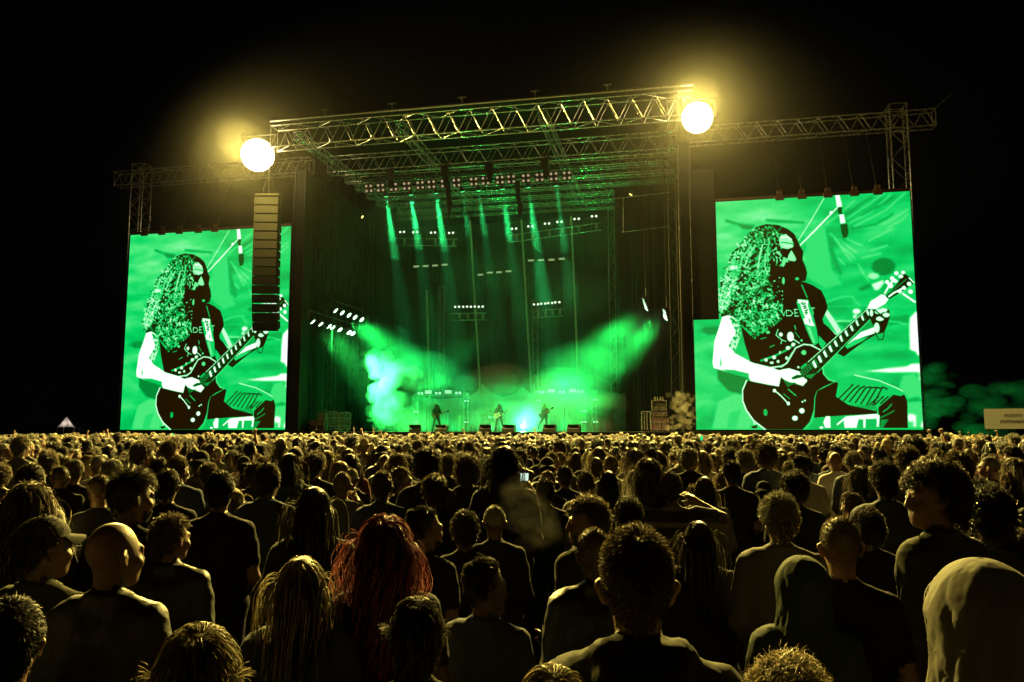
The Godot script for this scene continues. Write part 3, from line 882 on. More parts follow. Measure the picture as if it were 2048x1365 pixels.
func backline() -> void:
	var gauze := cloth("pale stage cloth", lin(0.24, 0.25, 0.23), 0.5, 0.8, 0.2)
	gauze.backlight_enabled = true
	gauze.backlight = Color(0.4, 0.4, 0.4)
	var mid := thing("riser_cloth", "pale cloth pulled up to two points behind the middle guitarist", "cloth", Vector3.ZERO, 0.0, "pale cloths at the risers")
	part("cloth_panel", drape_shape(PackedVector3Array([Vector3(-5.0, 4.35, -8.4), Vector3(-4.4, 4.75, -8.4), Vector3(-4.0, 5.35, -8.4), Vector3(-3.5, 4.75, -8.4), Vector3(-2.6, 4.35, -8.4), Vector3(-1.7, 4.5, -8.4), Vector3(-1.0, 5.05, -8.4), Vector3(-0.5, 4.65, -8.4), Vector3(0.3, 4.5, -8.4)]), DECK + 0.03, 1.1, 0.10, 90, 16, 0.0, 3.0).mesh(), gauze, mid)
	var a := thing("riser_cloth", "pale cloth screen behind the first guitarist", "cloth", Vector3.ZERO, 0.0, "pale cloths at the risers")
	part("cloth_panel", drape_shape(PackedVector3Array([Vector3(-8.35, 4.3, -8.0), Vector3(-7.0, 4.2, -8.0), Vector3(-5.15, 4.35, -8.0)]), DECK + 0.03, 0.7, 0.08, 60, 14, 0.0, 5.0).mesh(), gauze, a)
	var b := thing("riser_cloth", "pale cloth screen behind the third guitarist", "cloth", Vector3.ZERO, 0.0, "pale cloths at the risers")
	part("cloth_panel", drape_shape(PackedVector3Array([Vector3(0.35, 4.45, -8.0), Vector3(1.6, 4.35, -8.0), Vector3(3.1, 4.5, -8.0)]), DECK + 0.03, 0.7, 0.08, 60, 14, 0.0, 8.0).mesh(), gauze, b)
	var c := thing("riser_cloth", "dim plain cloth next to the lattice uprights by the cases", "cloth", Vector3.ZERO, 0.0, "pale cloths at the risers")
	part("cloth_panel", drape_shape(PackedVector3Array([Vector3(4.4, 4.55, -7.9), Vector3(6.3, 4.5, -7.9)]), DECK + 0.03, 0.8, 0.07, 40, 12, 0.0, 9.0).mesh(), cloth("dim stage cloth", lin(0.07, 0.075, 0.07), 0.5, 0.8, 0.2), c)
	# uprights and top rails that carry cloths and lamps
	var k := 0
	for x in [-8.75, -5.0, 0.15, 3.35, 4.15]:
		truss("riser_upright", ["lattice upright at the smoke end of the risers", "lattice upright between the first and middle cloths", "lattice upright between the middle and third cloths", "lattice upright with lamps beside the third cloth", "outermost lattice upright next to the dim cloth"][k], Vector3(x, DECK, -7.7), Vector3(x, 4.65, -7.7), 0.3, 0.3, 0.4, "lattice uprights at the risers", aluminium(), true, 0.025)
		var n := 0
		for y in [2.55, 3.3, 4.05]:
			if (k + n) % 3 != 2:
				var o := thing("effect_lamp", "%s two-eyed effect lamp on the %s riser upright from the smoke" % [["lowest", "middle", "topmost"][n], NTH[k]], "stage lamp", Vector3(x + 0.1, y, -7.45), 0.0, "effect lamps on the riser uprights")
				part("housing", Shape.new().box(Vector3(0, 0, -0.05), Vector3(0.4, 0.2, 0.12)).mesh(), black_metal(), o)
				for s in [-0.1, 0.1]: part("bulb", Shape.new().ball(Vector3(s, 0, 0.02), Vector3(0.06, 0.06, 0.04), 6, 10).mesh(), glowing("effect bulb", Color(0.7, 1.0, 0.78), 1.4), o)
			n += 1
		k += 1
	for w in [["lamp rail over the cloth behind the first guitarist", -8.5, -5.1, [-7.85, -6.35], [-8.45, -7.1, -5.6]], ["lamp rail over the cloth behind the third guitarist", 0.3, 3.3, [1.15, 2.65], [0.45, 1.9, 3.2]]]:
		var o := thing("riser_rail", w[0], "rail", Vector3.ZERO, 0.0, "lamp rails over the risers")
		part("rail", Shape.new().tube(Vector3(w[1], 4.5, -7.8), Vector3(w[2], 4.5, -7.8), 0.03).mesh(), aluminium(), o)
		for x in w[3]: part("strip", Shape.new().box(Vector3(x, 4.72, -7.75), Vector3(0.46, 0.24, 0.08)).mesh(), glowing("riser strip", Color(0.66, 1.0, 0.72), 1.1), o)
		for x in w[4]:
			for s in [-0.13, 0.13]: part("bulb", Shape.new().ball(Vector3(x + s, 4.64, -7.72), Vector3(0.09, 0.09, 0.06), 6, 10).mesh(), glowing("effect bulb", Color(0.7, 1.0, 0.78), 1.4), o)
		spot("rail_light", Vector3((w[1] + w[2]) / 2, 4.8, -7.2), Vector3((w[1] + w[2]) / 2, 20.0, -5.0), 85.0, 55.0, Color(0.10, 1.0, 0.42), 0.5)

	drum_kit(Vector3(-2.7, DECK, -6.6))
	# the upright lamp post lights low at the drums
	can_lamp("floor_lamp", "bright floor lamp glaring beside the third guitarist's legs", "stage lamp", "", Vector3(-0.45, DECK + 0.35, -5.6), Vector3(1.5, 3.2, 0.0), 0.16, 0.3, glowing("floor glass", Color(0.8, 1.0, 0.85), 7.0))
	spot("floor_light", Vector3(-0.35, DECK + 0.42, -5.3), Vector3(1.0, 3.4, 0.0), 260.0, 40.0, Color(0.2, 1.0, 0.5), 0.2)

	for w in [["wedge monitor beside the smoke, nearest the barrier panels", -6.55, 0.3], ["wedge monitor in front of the first guitarist", -4.8, 0.0], ["dark wedge monitor left of the middle guitarist", -1.95, 0.15], ["wedge monitor at the middle guitarist's feet", -0.45, 0.0], ["wedge monitor at the third guitarist's feet", 2.1, 0.0], ["outermost wedge monitor beyond the third guitarist", 3.6, -0.1]]:
		wedge_monitor(w[0], Vector3(w[1], DECK, -1.1), w[2] + PI)
	microphone_stand("microphone stand beside the first guitarist", Vector3(-6.05, DECK, -1.9), 1.5)
	microphone_stand("microphone stand between the third guitarist and the outermost wedge", Vector3(2.9, DECK, -1.9), 1.5)

	var grey := paint("case laminate", lin(0.05, 0.05, 0.05), 0.5)
	var mauve := paint("mauve laminate", lin(0.19, 0.12, 0.16), 0.55)
	flight_case("black flight case with silver edges near the loudspeaker-side pillar", Vector3(-13.3, DECK, -1.4), Vector3(1.0, 0.62, 0.6), 0.05, grey)
	flight_case("small dark case standing on the black flight case", Vector3(-13.05, DECK + 0.73, -1.45), Vector3(0.5, 0.34, 0.4), 0.0, grey)
	barrier_panel("barred steel barrier panel nearer the black flight case", Vector3(-12.4, DECK, -1.5), 0.92, 1.32)
	barrier_panel("barred steel barrier panel nearer the smoke plume", Vector3(-11.5, DECK, -1.5), 0.78, 1.26)
	flight_case("mauve flight case at the foot of the case tower", Vector3(8.75, DECK, -1.5), Vector3(1.0, 0.72, 0.65), 0.0, mauve)
	flight_case("slim mauve case in the middle of the case tower", Vector3(8.7, DECK + 0.84, -1.5), Vector3(0.95, 0.22, 0.6), 0.0, mauve)
	var amp := thing("equipment_rack", "black open equipment rack on top of the case tower", "rack", Vector3(8.72, DECK + 1.2, -1.5))
	part("case", Shape.new().box(Vector3(0, 0.32, -0.02), Vector3(0.78, 0.6, 0.5)).mesh(), grey, amp)
	for y in [0.12, 0.24]:
		for x in [-0.2, 0.2]: part("unit", Shape.new().box(Vector3(x, y, 0.24), Vector3(0.3, 0.09, 0.03)).mesh(), paint("worn grey metal", lin(0.2, 0.2, 0.18), 0.5, 0.4), amp)
	part("rail", Shape.new().path([Vector3(-0.42, 0.0, 0.25), Vector3(-0.42, 0.66, 0.25), Vector3(0.42, 0.66, 0.25), Vector3(0.42, 0.0, 0.25)], 0.03).mesh(), aluminium(), amp)
	for x in [-0.25, -0.1, 0.08, 0.22]: part("bottle", Shape.new().tube(Vector3(x, 0.66, 0), Vector3(x, 0.9, 0), 0.04, 0.03).mesh(), paint("dusty glass", lin(0.3, 0.28, 0.25), 0.3), amp)
	var trolley := thing("trolley_rail", "upright steel tube trolley next to the case tower", "trolley", Vector3(7.95, DECK, -1.4))
	part("frame", Shape.new().path([Vector3(-0.28, 0.06, 0), Vector3(-0.28, 1.2, 0), Vector3(0.24, 1.2, 0), Vector3(0.24, 0.06, 0)], 0.035).mesh(), aluminium(), trolley)
	for x in [-0.12, 0.04]: part("bar", Shape.new().tube(Vector3(x, 0.1, 0), Vector3(x, 1.2, 0), 0.025).mesh(), aluminium(), trolley)
	part("base", Shape.new().box(Vector3(0, 0.1, -0.2), Vector3(0.6, 0.05, 0.5)).mesh(), black_metal(), trolley)

func players() -> void:
	var who := [
		["guitarist with long hair bent over a dark guitar next to the barrier side", Vector3(-5.85, DECK, -3.4), "guitar", "frizzy", "brown", 0, 10.0, "dark red guitar of the guitarist nearest the smoke"],
		["guitarist in the middle of the stage with a white guitar", Vector3(-1.6, DECK, -3.4), "guitar", "long", "brown", 0, 0.0, "white guitar of the middle guitarist"],
		["guitarist in a wide lunge facing the outer wedge monitors", Vector3(1.45, DECK, -3.2), "lunge", "long", "fair", 0, -20.0, "dark guitar of the lunging guitarist"]]
	var k := 0
	for w in who:
		var o := person(w[1], 1.8, w[3], w[4], w[5], "tee", w[2], 180.0 + w[6] + (20.0 if k == 2 else 0.0), 180.0 + w[6], "", w[0], "guitarists on stage", k)
		var turn := deg_to_rad(w[6])
		var body: Material = [paint("red lacquer", lin(0.12, 0.02, 0.015), 0.2), paint("white lacquer", lin(0.75, 0.75, 0.7), 0.2), paint("black lacquer", lin(0.02, 0.02, 0.02), 0.2)][k]
		guitar(w[7], w[1] + Basis(Vector3.UP, turn) * Vector3(-0.05, 1.06, 0.26), turn, 0.32 + 0.1 * k, body)
		k += 1
	var op := person(Vector3(-3.55, 0.35, 3.2), 1.8, "short", "dark", 0, "tee", "camera", 0.0, 0.0, "", "camera operator standing in front of the stage between two wedges", "", 1)
	var step := thing("camera_step", "low black step under the camera operator", "step", Vector3(-3.55, 0, 3.2))
	part("top", Shape.new().box(Vector3(0, 0.32, 0), Vector3(0.9, 0.05, 0.9)).mesh(), black_metal(), step)
	for a in [-0.4, 0.4]:
		for b in [-0.4, 0.4]: part("leg", Shape.new().tube(Vector3(a, 0, b), Vector3(a, 0.3, b), 0.03).mesh(), black_metal(), step)
	var vc := thing("video_camera", "dark video camera held by the operator at the stage front", "video camera", Vector3(-3.55, 1.82, 2.85))
	part("body", Shape.new().box(Vector3(0, 0, 0), Vector3(0.16, 0.2, 0.36)).mesh(), black_metal(), vc)
	part("lens", Shape.new().tube(Vector3(0, 0, -0.18), Vector3(0, 0, -0.42), 0.06, 0.07, 14).mesh(), paint("lens barrel", lin(0.03, 0.03, 0.03), 0.3), vc)
	part("viewfinder", Shape.new().box(Vector3(-0.1, 0.1, 0.1), Vector3(0.1, 0.08, 0.14)).mesh(), black_metal(), vc)

func smoke() -> void:
	var r := RandomNumberGenerator.new()
	r.seed = 77
	var haze := tag(Node3D.new(), "", "", "", "stuff")
	haze.name = "stage_haze"
	add_child(haze)
	mist("haze", Vector3(-2.0, 10.6, -8.6), Vector3(24.4, 17.2, 16.0), 0.0022, haze, Color(1, 1, 1), true)
	for k in 70:
		var s := r.randf_range(1.2, 3.2)
		mist("low_haze", Vector3(r.randf_range(-8.5, 5.0), DECK + 0.2 + 3.4 * pow(r.randf(), 1.8), r.randf_range(-7.6, -2.2)), Vector3(s * 1.5, s * r.randf_range(0.5, 0.9), s), 0.034, haze)
	for k in 14:
		var s := r.randf_range(2.5, 5.0)
		mist("high_haze", Vector3(r.randf_range(-9.5, 4.0), r.randf_range(6.5, 17.0), r.randf_range(-14.0, -4.0)), Vector3(s * 1.2, s, s), 0.008, haze)
	for k in 26:
		var s := r.randf_range(1.2, 3.0)
		mist("high_haze", Vector3(r.randf_range(-10.5, 3.0), r.randf_range(15.0, 18.2), r.randf_range(-5.2, -3.6)), Vector3(s * 1.3, s, s), 0.010, haze)
	for f in FLOODS:
		for i in 6:
			var w := 2.8 + 3.0 * i
			mist("flood_haze", f + Vector3(r.randfn() * 0.06 * w, 0.1 + r.randfn() * 0.04 * w, 2.3 + 0.12 * i), Vector3(w, w * 0.88, 3.6 + 0.3 * i), [0.00045, 0.00024, 0.00014, 0.0001, 0.00007, 0.00005][i], haze)
	mist("flood_haze", Vector3(-2.5, 17.5, 5.0), Vector3(62, 22, 7.0), 0.00012, haze)
	for k in 15:
		var t := k / 14.0
		var s := r.randf_range(2.0, 4.0)
		mist("beam_haze", Vector3(lerpf(8.2, 1.0, t) + r.randfn() * 0.4, lerpf(9.2, 3.6, t) + r.randfn() * 0.5, -5.4 + r.randfn() * 0.8), Vector3(s * 1.5, s, s), 0.006, haze)
		mist("beam_haze", Vector3(lerpf(-12.6, -5.0, t) + r.randfn() * 0.4, lerpf(9.4, 4.4, t) + r.randfn() * 0.4, -6.0 + r.randfn() * 0.6), Vector3(s * 1.3, s * 0.8, s), 0.006, haze)
	# billowing plume: many small puffs about a rising core
	var plume := tag(Node3D.new(), "", "", "", "stuff")
	plume.name = "smoke_plume"
	add_child(plume)
	for g in [[-12.9, 7.4, 0.7, 16], [-12.0, 7.2, 0.8, 20], [-11.0, 6.9, 0.95, 26], [-10.0, 6.3, 1.1, 34], [-9.1, 5.6, 1.2, 40], [-8.1, 5.6, 1.0, 28], [-7.4, 5.2, 0.8, 18], [-8.8, 4.5, 1.25, 44], [-9.8, 4.2, 1.0, 24], [-9.2, 3.3, 1.1, 30], [-10.2, 2.9, 0.9, 18], [-8.3, 3.0, 0.8, 14], [-7.7, 4.2, 0.8, 14]]:
		for k in int(g[3] * 1.35):
			var u = Vector3(r.randfn(), r.randfn(), r.randfn() * 0.8).normalized() * pow(r.randf(), 0.5) * 0.8 * g[2]
			var s: float = g[2] * (0.2 + 1.0 * pow(r.randf(), 1.8))
			mist("puff", Vector3(g[0], g[1], lerpf(-6.4, -3.4, smoothstep(-12.5, -9.5, g[0]))) + u, Vector3(s, s * r.randf_range(0.7, 1.1), s), [0.10, 0.19, 0.36][k % 3] * clampf(pow((g[0] + 13.6) / 3.5, 1.7), 0.07, 1.4), plume)
	var puffs := tag(Node3D.new(), "", "", "", "stuff")
	puffs.name = "side_smoke"
	add_child(puffs)
	for k in 150:
		var t := k / 149.0
		var s := r.randf_range(0.12, 0.42)
		mist("puff", Vector3(10.1 + r.randfn() * 0.33, DECK + 0.2 + 2.0 * t, 0.35 + r.randfn() * 0.22), Vector3(s, s * 0.9, s), [0.15, 0.35][k % 2], puffs, Color(1.0, 0.98, 0.9))
	# drifting smoke beyond the end of the stage
	var drift := tag(Node3D.new(), "", "", "", "stuff")
	drift.name = "drifting_smoke"
	add_child(drift)
	for k in 130:
		var t := r.randf()
		var s := 0.3 + 1.2 * pow(r.randf(), 2.0)
		mist("puff", Vector3(23.4 + 6.5 * t, 2.2 + 3.4 * r.randf() * (1.0 - 0.45 * t) + 0.5 * sin(t * 9.0), -2.6 + r.randfn() * 0.6), Vector3(s * 1.3, s * 0.7, s), [0.015, 0.026, 0.045][k % 3], drift)
	can_lamp("wash_lamp", "green wash lamp on the ground behind the notched screen", "stage lamp", "", Vector3(22.2, 0.7, -5.5), Vector3(26.0, 4.0, -2.6), 0.2, 0.4, glowing("side lamp glass", Color(0.8, 1.0, 0.84), 5.0))
	spot("wash_light", Vector3(22.4, 0.9, -5.3), Vector3(26.0, 4.0, -2.6), 90.0, 40.0, Color(0.12, 1.0, 0.4), 0.2)
	# a smoker's breath in the crowd
	var breath := tag(Node3D.new(), "", "", "", "stuff")
	breath.name = "breath_smoke"
	add_child(breath)
	for k in 150:
		var t := r.randf()
		var s := r.randf_range(0.03, 0.11)
		mist("puff", Vector3(lerpf(9.18, 9.36, t) + r.randfn() * 0.035, lerpf(1.72, 1.50, t) + r.randfn() * 0.03, 43.7 + r.randfn() * 0.03), Vector3(s * 1.3, s, s), [0.018, 0.03, 0.05][k % 3], breath)


# ---------------------------------------------------------------- stage structures
# A lattice girder from a to b: four chords and zigzag braces, each brace a part of its own where it shows.
func truss(called: String, label: String, a: Vector3, b: Vector3, deep: float, high: float, pitch: float, group: String, material: Material, joined := false, r := 0.028) -> Node3D:
	var o := thing(called, label, "truss", a, 0.0, group)
	var x := (b - a).normalized()
	var up := Vector3.UP if absf(x.y) < 0.9 else Vector3.BACK
	var z := x.cross(up).normalized()
	var y := z.cross(x)
	o.basis = Basis(x, y, z)
	var l := a.distance_to(b)
	var chord := Shape.new().tube(Vector3.ZERO, Vector3(l, 0, 0), r, r, 8).mesh()
	var corners := [Vector3(0, -high / 2, -deep / 2), Vector3(0, high / 2, -deep / 2), Vector3(0, -high / 2, deep / 2), Vector3(0, high / 2, deep / 2)]
	for c in corners: part("chord", chord, material, o, c)
	var n := maxi(1, roundi(l / pitch))
	var p := l / n
	var lattice := Shape.new()
	var up_brace := Shape.new().tube(Vector3(0, -high / 2, 0), Vector3(p / 2, high / 2, 0), r * 0.55, r * 0.55, 6, false)
	var down_brace := Shape.new().tube(Vector3(p / 2, high / 2, 0), Vector3(p, -high / 2, 0), r * 0.55, r * 0.55, 6, false)
	var flat_brace := Shape.new().tube(Vector3(0, 0, -deep / 2), Vector3(p, 0, deep / 2), r * 0.5, r * 0.5, 6, false)
	var um := up_brace.mesh()
	var dm := down_brace.mesh()
	var fm := flat_brace.mesh()
	for k in n:
		for side in [-1.0, 1.0]:
			var at := Vector3(k * p, 0, side * deep / 2)
			if joined:
				lattice.add(up_brace, Transform3D(Basis(), at))
				lattice.add(down_brace, Transform3D(Basis(), at))
			else:
				part("brace", um, material, o, at)
				part("brace", dm, material, o, at)
		for side in [-1.0, 1.0]:
			var at := Vector3(k * p, side * high / 2, 0)
			var turn := Basis() if k % 2 == 0 else Basis(Vector3.RIGHT, PI)
			if joined: lattice.add(flat_brace, Transform3D(turn, at))
			else: part("brace", fm, material, o, at, turn)
	for e in [0.0, l]:
		var ends := Shape.new()
		for s in [-1.0, 1.0]:
			ends.tube(Vector3(e, -high / 2, s * deep / 2), Vector3(e, high / 2, s * deep / 2), r * 0.7)
			ends.tube(Vector3(e, s * high / 2, -deep / 2), Vector3(e, s * high / 2, deep / 2), r * 0.7)
		part("end_frame", ends.mesh(), material, o)
	if joined:
		tag(part("bracing", lattice.mesh(), material, o), "", "", "", "stuff")
	return o

# hanging cloth in folds between a top edge and a bottom height
func drape_shape(top: PackedVector3Array, bottom: float, folds: float, deep: float, cols: int, rows := 10, gather := 0.0, seed_ := 1.0) -> Shape:
	var pts := PackedVector3Array()
	var l := 0.0
	for k in top.size() - 1: l += top[k].distance_to(top[k + 1])
	for i in rows:
		var t := float(i) / (rows - 1)
		for j in cols:
			var u := float(j) / (cols - 1) * (top.size() - 1)
			var k := mini(int(u), top.size() - 2)
			var p := top[k].lerp(top[k + 1], u - k)
			var across := (top[k + 1] - top[k]).cross(Vector3.UP).normalized()
			var w := sin(float(j) / (cols - 1) * l * folds * TAU + 2.2 * noise.get_noise_2d(j * 9.0 + seed_ * 77.0, 0.0)) + 1.4 * noise.get_noise_2d(j * 14.0 + seed_ * 31.0, t * 45.0)
			p.y = lerpf(p.y, bottom, t)
			pts.push_back(p + across * w * deep * (0.35 + 0.65 * t))
	var s := Shape.new().grid(pts, cols, Vector3(0, 0, 1))
	var back := pts.duplicate()
	for k in back.size(): back[k] += Vector3(0, 0, -0.012)
	s.grid(back, cols, Vector3(0, 0, -1))
	return s

func spot(called: String, at: Vector3, to: Vector3, energy: float, angle: float, c: Color, size: float, parent: Node = self, soft := 0.6) -> SpotLight3D:
	var s := SpotLight3D.new()
	s.name = called
	parent.add_child(s, true)
	s.global_position = at
	s.look_at(to, Vector3.UP if absf((to - at).normalized().y) < 0.98 else Vector3.BACK)
	s.light_energy = energy
	s.light_color = c
	s.spot_angle = angle
	s.spot_angle_attenuation = soft
	s.light_size = size
	s.spot_range = 140.0
	s.spot_attenuation = 2.0
	s.shadow_enabled = true
	return s

func mist(called: String, at: Vector3, size: Vector3, density: float, parent: Node, c := Color(1, 1, 1), box := false) -> void:
	var f := FogVolume.new()
	f.name = called
	f.shape = RenderingServer.FOG_VOLUME_SHAPE_BOX if box else RenderingServer.FOG_VOLUME_SHAPE_ELLIPSOID
	f.size = size
	f.position = at
	var key := "mist %s %.5f" % [c.to_html(), density]
	if not mats.has(key):
		var m := FogMaterial.new()
		m.density = density
		m.albedo = c
		mats[key] = m
	f.material = mats[key]
	parent.add_child(f, true)

# a lamp in a round can: housing, lens and a yoke, shining along -z of its basis
var can_mesh := {}
func can_lamp(called: String, label: String, category: String, group: String, at: Vector3, to: Vector3, r: float, long: float, lens: Material, parent: Node = null) -> Node3D:
	var o: Node3D
	if parent:
		o = Node3D.new()
		o.name = called
		parent.add_child(o, true)
	else: o = thing(called, label, category, Vector3.ZERO, 0.0, group)
	o.transform = Transform3D(Basis.looking_at(to - at, Vector3.UP if absf((to - at).normalized().y) < 0.98 else Vector3.BACK), at)
	var key := "%.2f %.2f" % [r, long]
	if not can_mesh.has(key):
		var turn := Basis(Vector3.RIGHT, -PI / 2)
		can_mesh[key] = [
			Shape.new().lathe([Vector2(0, -long), Vector2(r * 0.55, -long), Vector2(r * 0.7, -long * 0.9), Vector2(r * 0.78, -long * 0.4), Vector2(r, -long * 0.12), Vector2(r * 1.08, 0), Vector2(r * 1.04, 0.0), Vector2(r * 0.96, -long * 0.06)], Vector3.ZERO, turn, 20).mesh(),
			Shape.new().lathe([Vector2(r * 0.98, -long * 0.05), Vector2(r * 0.8, -long * 0.02), Vector2(r * 0.45, -long * 0.005), Vector2(0, 0)], Vector3.ZERO, turn, 20).mesh(),
			Shape.new().path([Vector3(-r * 1.15, 0, long * 0.4), Vector3(-r * 1.15, r * 1.3, long * 0.4), Vector3(r * 1.15, r * 1.3, long * 0.4), Vector3(r * 1.15, 0, long * 0.4)], r * 0.07).path([Vector3(0, r * 1.3, long * 0.4), Vector3(0, r * 1.75, long * 0.4)], r * 0.1).mesh()]
	part("housing", can_mesh[key][0], black_metal(), o)
	part("lens", can_mesh[key][1], lens, o)
	part("yoke", can_mesh[key][2], black_metal(), o)
	return o

func black_metal() -> StandardMaterial3D:
	return paint("black metal", lin(0.02, 0.02, 0.02), 0.45, 0.3)

func aluminium() -> StandardMaterial3D:
	if mats.has("aluminium"): return mats["aluminium"]
	var m := paint("aluminium", lin(0.48, 0.48, 0.47), 0.42, 0.75)
	m.roughness_texture = tex.fine
	m.uv1_triplanar = true
	m.uv1_scale = Vector3.ONE * 2.0
	return m

func guitar(label: String, at: Vector3, turn: float, tilt: float, body: Material) -> void:
	# hung across a player who faces +z; the neck points to +x before turning
	var o := thing("electric_guitar", label, "guitar", at, turn, "guitars played on stage")
	var b := Basis(Vector3(0, 0, 1), tilt)
	var outline := PackedVector2Array()
	for p in [[-0.24, 0.02], [-0.22, 0.12], [-0.13, 0.17], [-0.02, 0.13], [0.06, 0.12], [0.15, 0.16], [0.2, 0.1], [0.17, 0.04], [0.19, -0.04], [0.21, -0.1], [0.15, -0.14], [0.06, -0.12], [-0.02, -0.14], [-0.13, -0.18], [-0.22, -0.12]]: outline.push_back(Vector2(p[0], p[1]))
	part("body", Shape.new().prism(outline, 0.045, Vector3.ZERO, b).mesh(), body, o)
	part("neck", Shape.new().box(b * Vector3(0.46, 0, 0.02), Vector3(0.62, 0.052, 0.022), b).mesh(), paint("guitar neck", lin(0.2, 0.1, 0.05), 0.4), o)
	var head := PackedVector2Array([Vector2(0.76, -0.03), Vector2(0.78, 0.035), Vector2(0.94, 0.05), Vector2(0.95, -0.05), Vector2(0.79, -0.045)])
	part("headstock", Shape.new().prism(head, 0.016, Vector3(0, 0, 0.02), b).mesh(), body, o)
	for x in [-0.09, 0.02, 0.1]: part("pickup", Shape.new().box(b * Vector3(x, 0, 0.026), Vector3(0.035, 0.08, 0.014), b).mesh(), paint("chrome", lin(0.6, 0.6, 0.6), 0.2, 1.0), o)
	var strap := Shape.new()
	strap.path([b * Vector3(-0.22, 0.1, -0.02), Vector3(-0.2, 0.36, -0.05), Vector3(-0.02, 0.5, -0.14), Vector3(0.12, 0.4, -0.05), b * Vector3(0.17, 0.13, -0.01)], 0.018)
	part("strap", strap.mesh(), paint("strap", lin(0.03, 0.03, 0.03), 0.7), o)

func microphone_stand(label: String, at: Vector3, high: float) -> void:
	var o := thing("microphone_stand", label, "microphone stand", at, 0.0, "microphone stands on stage")
	for k in 3:
		var a := TAU * k / 3.0 + 0.4
		part("leg", Shape.new().tube(Vector3(0, 0.12, 0), Vector3(cos(a) * 0.32, 0.01, sin(a) * 0.32), 0.014).mesh(), black_metal(), o)
	part("pole", Shape.new().tube(Vector3(0, 0.08, 0), Vector3(0, high - 0.1, 0), 0.014).mesh(), black_metal(), o)
	part("boom", Shape.new().tube(Vector3(0, high - 0.12, 0), Vector3(0.12, high + 0.2, 0.1), 0.011).mesh(), black_metal(), o)
	part("microphone", Shape.new().tube(Vector3(0.12, high + 0.2, 0.1), Vector3(0.17, high + 0.26, 0.0), 0.024, 0.03).ball(Vector3(0.18, high + 0.27, -0.01), Vector3.ONE * 0.034).mesh(), paint("microphone grey", lin(0.25, 0.25, 0.25), 0.4, 0.5), o)

func wedge_monitor(label: String, at: Vector3, turn: float) -> void:
	var o := thing("wedge_monitor", label, "stage monitor", at, turn, "floor monitors along the stage edge")
	var side := PackedVector2Array([Vector2(-0.28, 0), Vector2(0.28, 0), Vector2(0.3, 0.16), Vector2(-0.02, 0.44), Vector2(-0.28, 0.42)])
	part("cabinet", Shape.new().prism(side, 0.76, Vector3.ZERO, Basis(Vector3.UP, PI / 2)).mesh(), paint("speaker paint", lin(0.05, 0.05, 0.05), 0.6), o)
	var slope := Basis(Vector3.RIGHT, -0.85)
	part("grille", Shape.new().box(Vector3(0, 0.305, -0.16), Vector3(0.68, 0.02, 0.38), Basis(Vector3.RIGHT, 0.72)).mesh(), paint("speaker grille", lin(0.03, 0.03, 0.03), 0.5, 0.5), o)
	for s in [-1.0, 1.0]: part("handle", Shape.new().box(Vector3(0.39 * s, 0.24, 0.05), Vector3(0.02, 0.06, 0.14)).mesh(), black_metal(), o)

func flight_case(label: String, at: Vector3, size: Vector3, turn: float, face: Material, group := "cases at the stage side") -> Node3D:
	var o := thing("flight_case", label, "flight case", at, turn, group)
	part("panel", Shape.new().box(Vector3(0, size.y / 2 + 0.1, 0), size).mesh(), face, o)
	var e := Shape.new()
	var h := size / 2 + Vector3.ONE * 0.004
	for a in [-1.0, 1.0]:
		for b in [-1.0, 1.0]:
			e.box(Vector3(0, size.y / 2 + 0.1 + a * h.y, b * h.z), Vector3(size.x + 0.03, 0.03, 0.03))
			e.box(Vector3(a * h.x, size.y / 2 + 0.1, b * h.z), Vector3(0.032, size.y, 0.032))
			e.box(Vector3(a * h.x, size.y / 2 + 0.1 + b * h.y, 0), Vector3(0.028, 0.028, size.z))
	e.box(Vector3(0, size.y * 0.62 + 0.1, h.z + 0.004), Vector3(size.x, 0.035, 0.012))
	e.box(Vector3(0, size.y / 2 + 0.1, h.z + 0.008), Vector3(0.04, size.y, 0.012))
	part("edging", e.mesh(), aluminium(), o)
	for a in [-1.0, 1.0]:
		part("latch", Shape.new().box(Vector3(a * size.x * 0.3, size.y * 0.62 + 0.1, h.z + 0.02), Vector3(0.09, 0.1, 0.02)).mesh(), aluminium(), o)
		for b in [-1.0, 1.0]: part("caster", Shape.new().tube(Vector3(a * size.x * 0.38 - 0.02, 0.05, b * size.z * 0.36), Vector3(a * size.x * 0.38 + 0.02, 0.05, b * size.z * 0.36), 0.05, 0.05, 12).mesh(), black_metal(), o)
	return o

func barrier_panel(label: String, at: Vector3, wide: float, high: float) -> void:
	var o := thing("barrier_panel", label, "barrier", at, 0.0, "barrier panels on stage")
	var z := aluminium()
	var f := Shape.new().path([Vector3(-wide / 2, 0.16, 0), Vector3(-wide / 2, high - 0.08, 0), Vector3(-wide / 2 + 0.08, high, 0), Vector3(wide / 2 - 0.08, high, 0), Vector3(wide / 2, high - 0.08, 0), Vector3(wide / 2, 0.16, 0), Vector3(-wide / 2, 0.16, 0)], 0.022)
	part("frame", f.mesh(), z, o)
	var bar := Shape.new().tube(Vector3(0, 0.16, 0), Vector3(0, high, 0), 0.008, 0.008, 6).mesh()
	for k in 13: part("bar", bar, z, o, Vector3(-wide / 2 + wide * (k + 1) / 14.0, 0, 0))
	for s in [-1.0, 1.0]: part("foot", Shape.new().path([Vector3(s * wide * 0.32, 0.16, 0), Vector3(s * wide * 0.32, 0.14, -0.12), Vector3(s * wide * 0.32, 0.02, -0.28)], 0.018).path([Vector3(s * wide * 0.32, 0.14, 0), Vector3(s * wide * 0.32, 0.02, 0.28)], 0.018).mesh(), z, o)

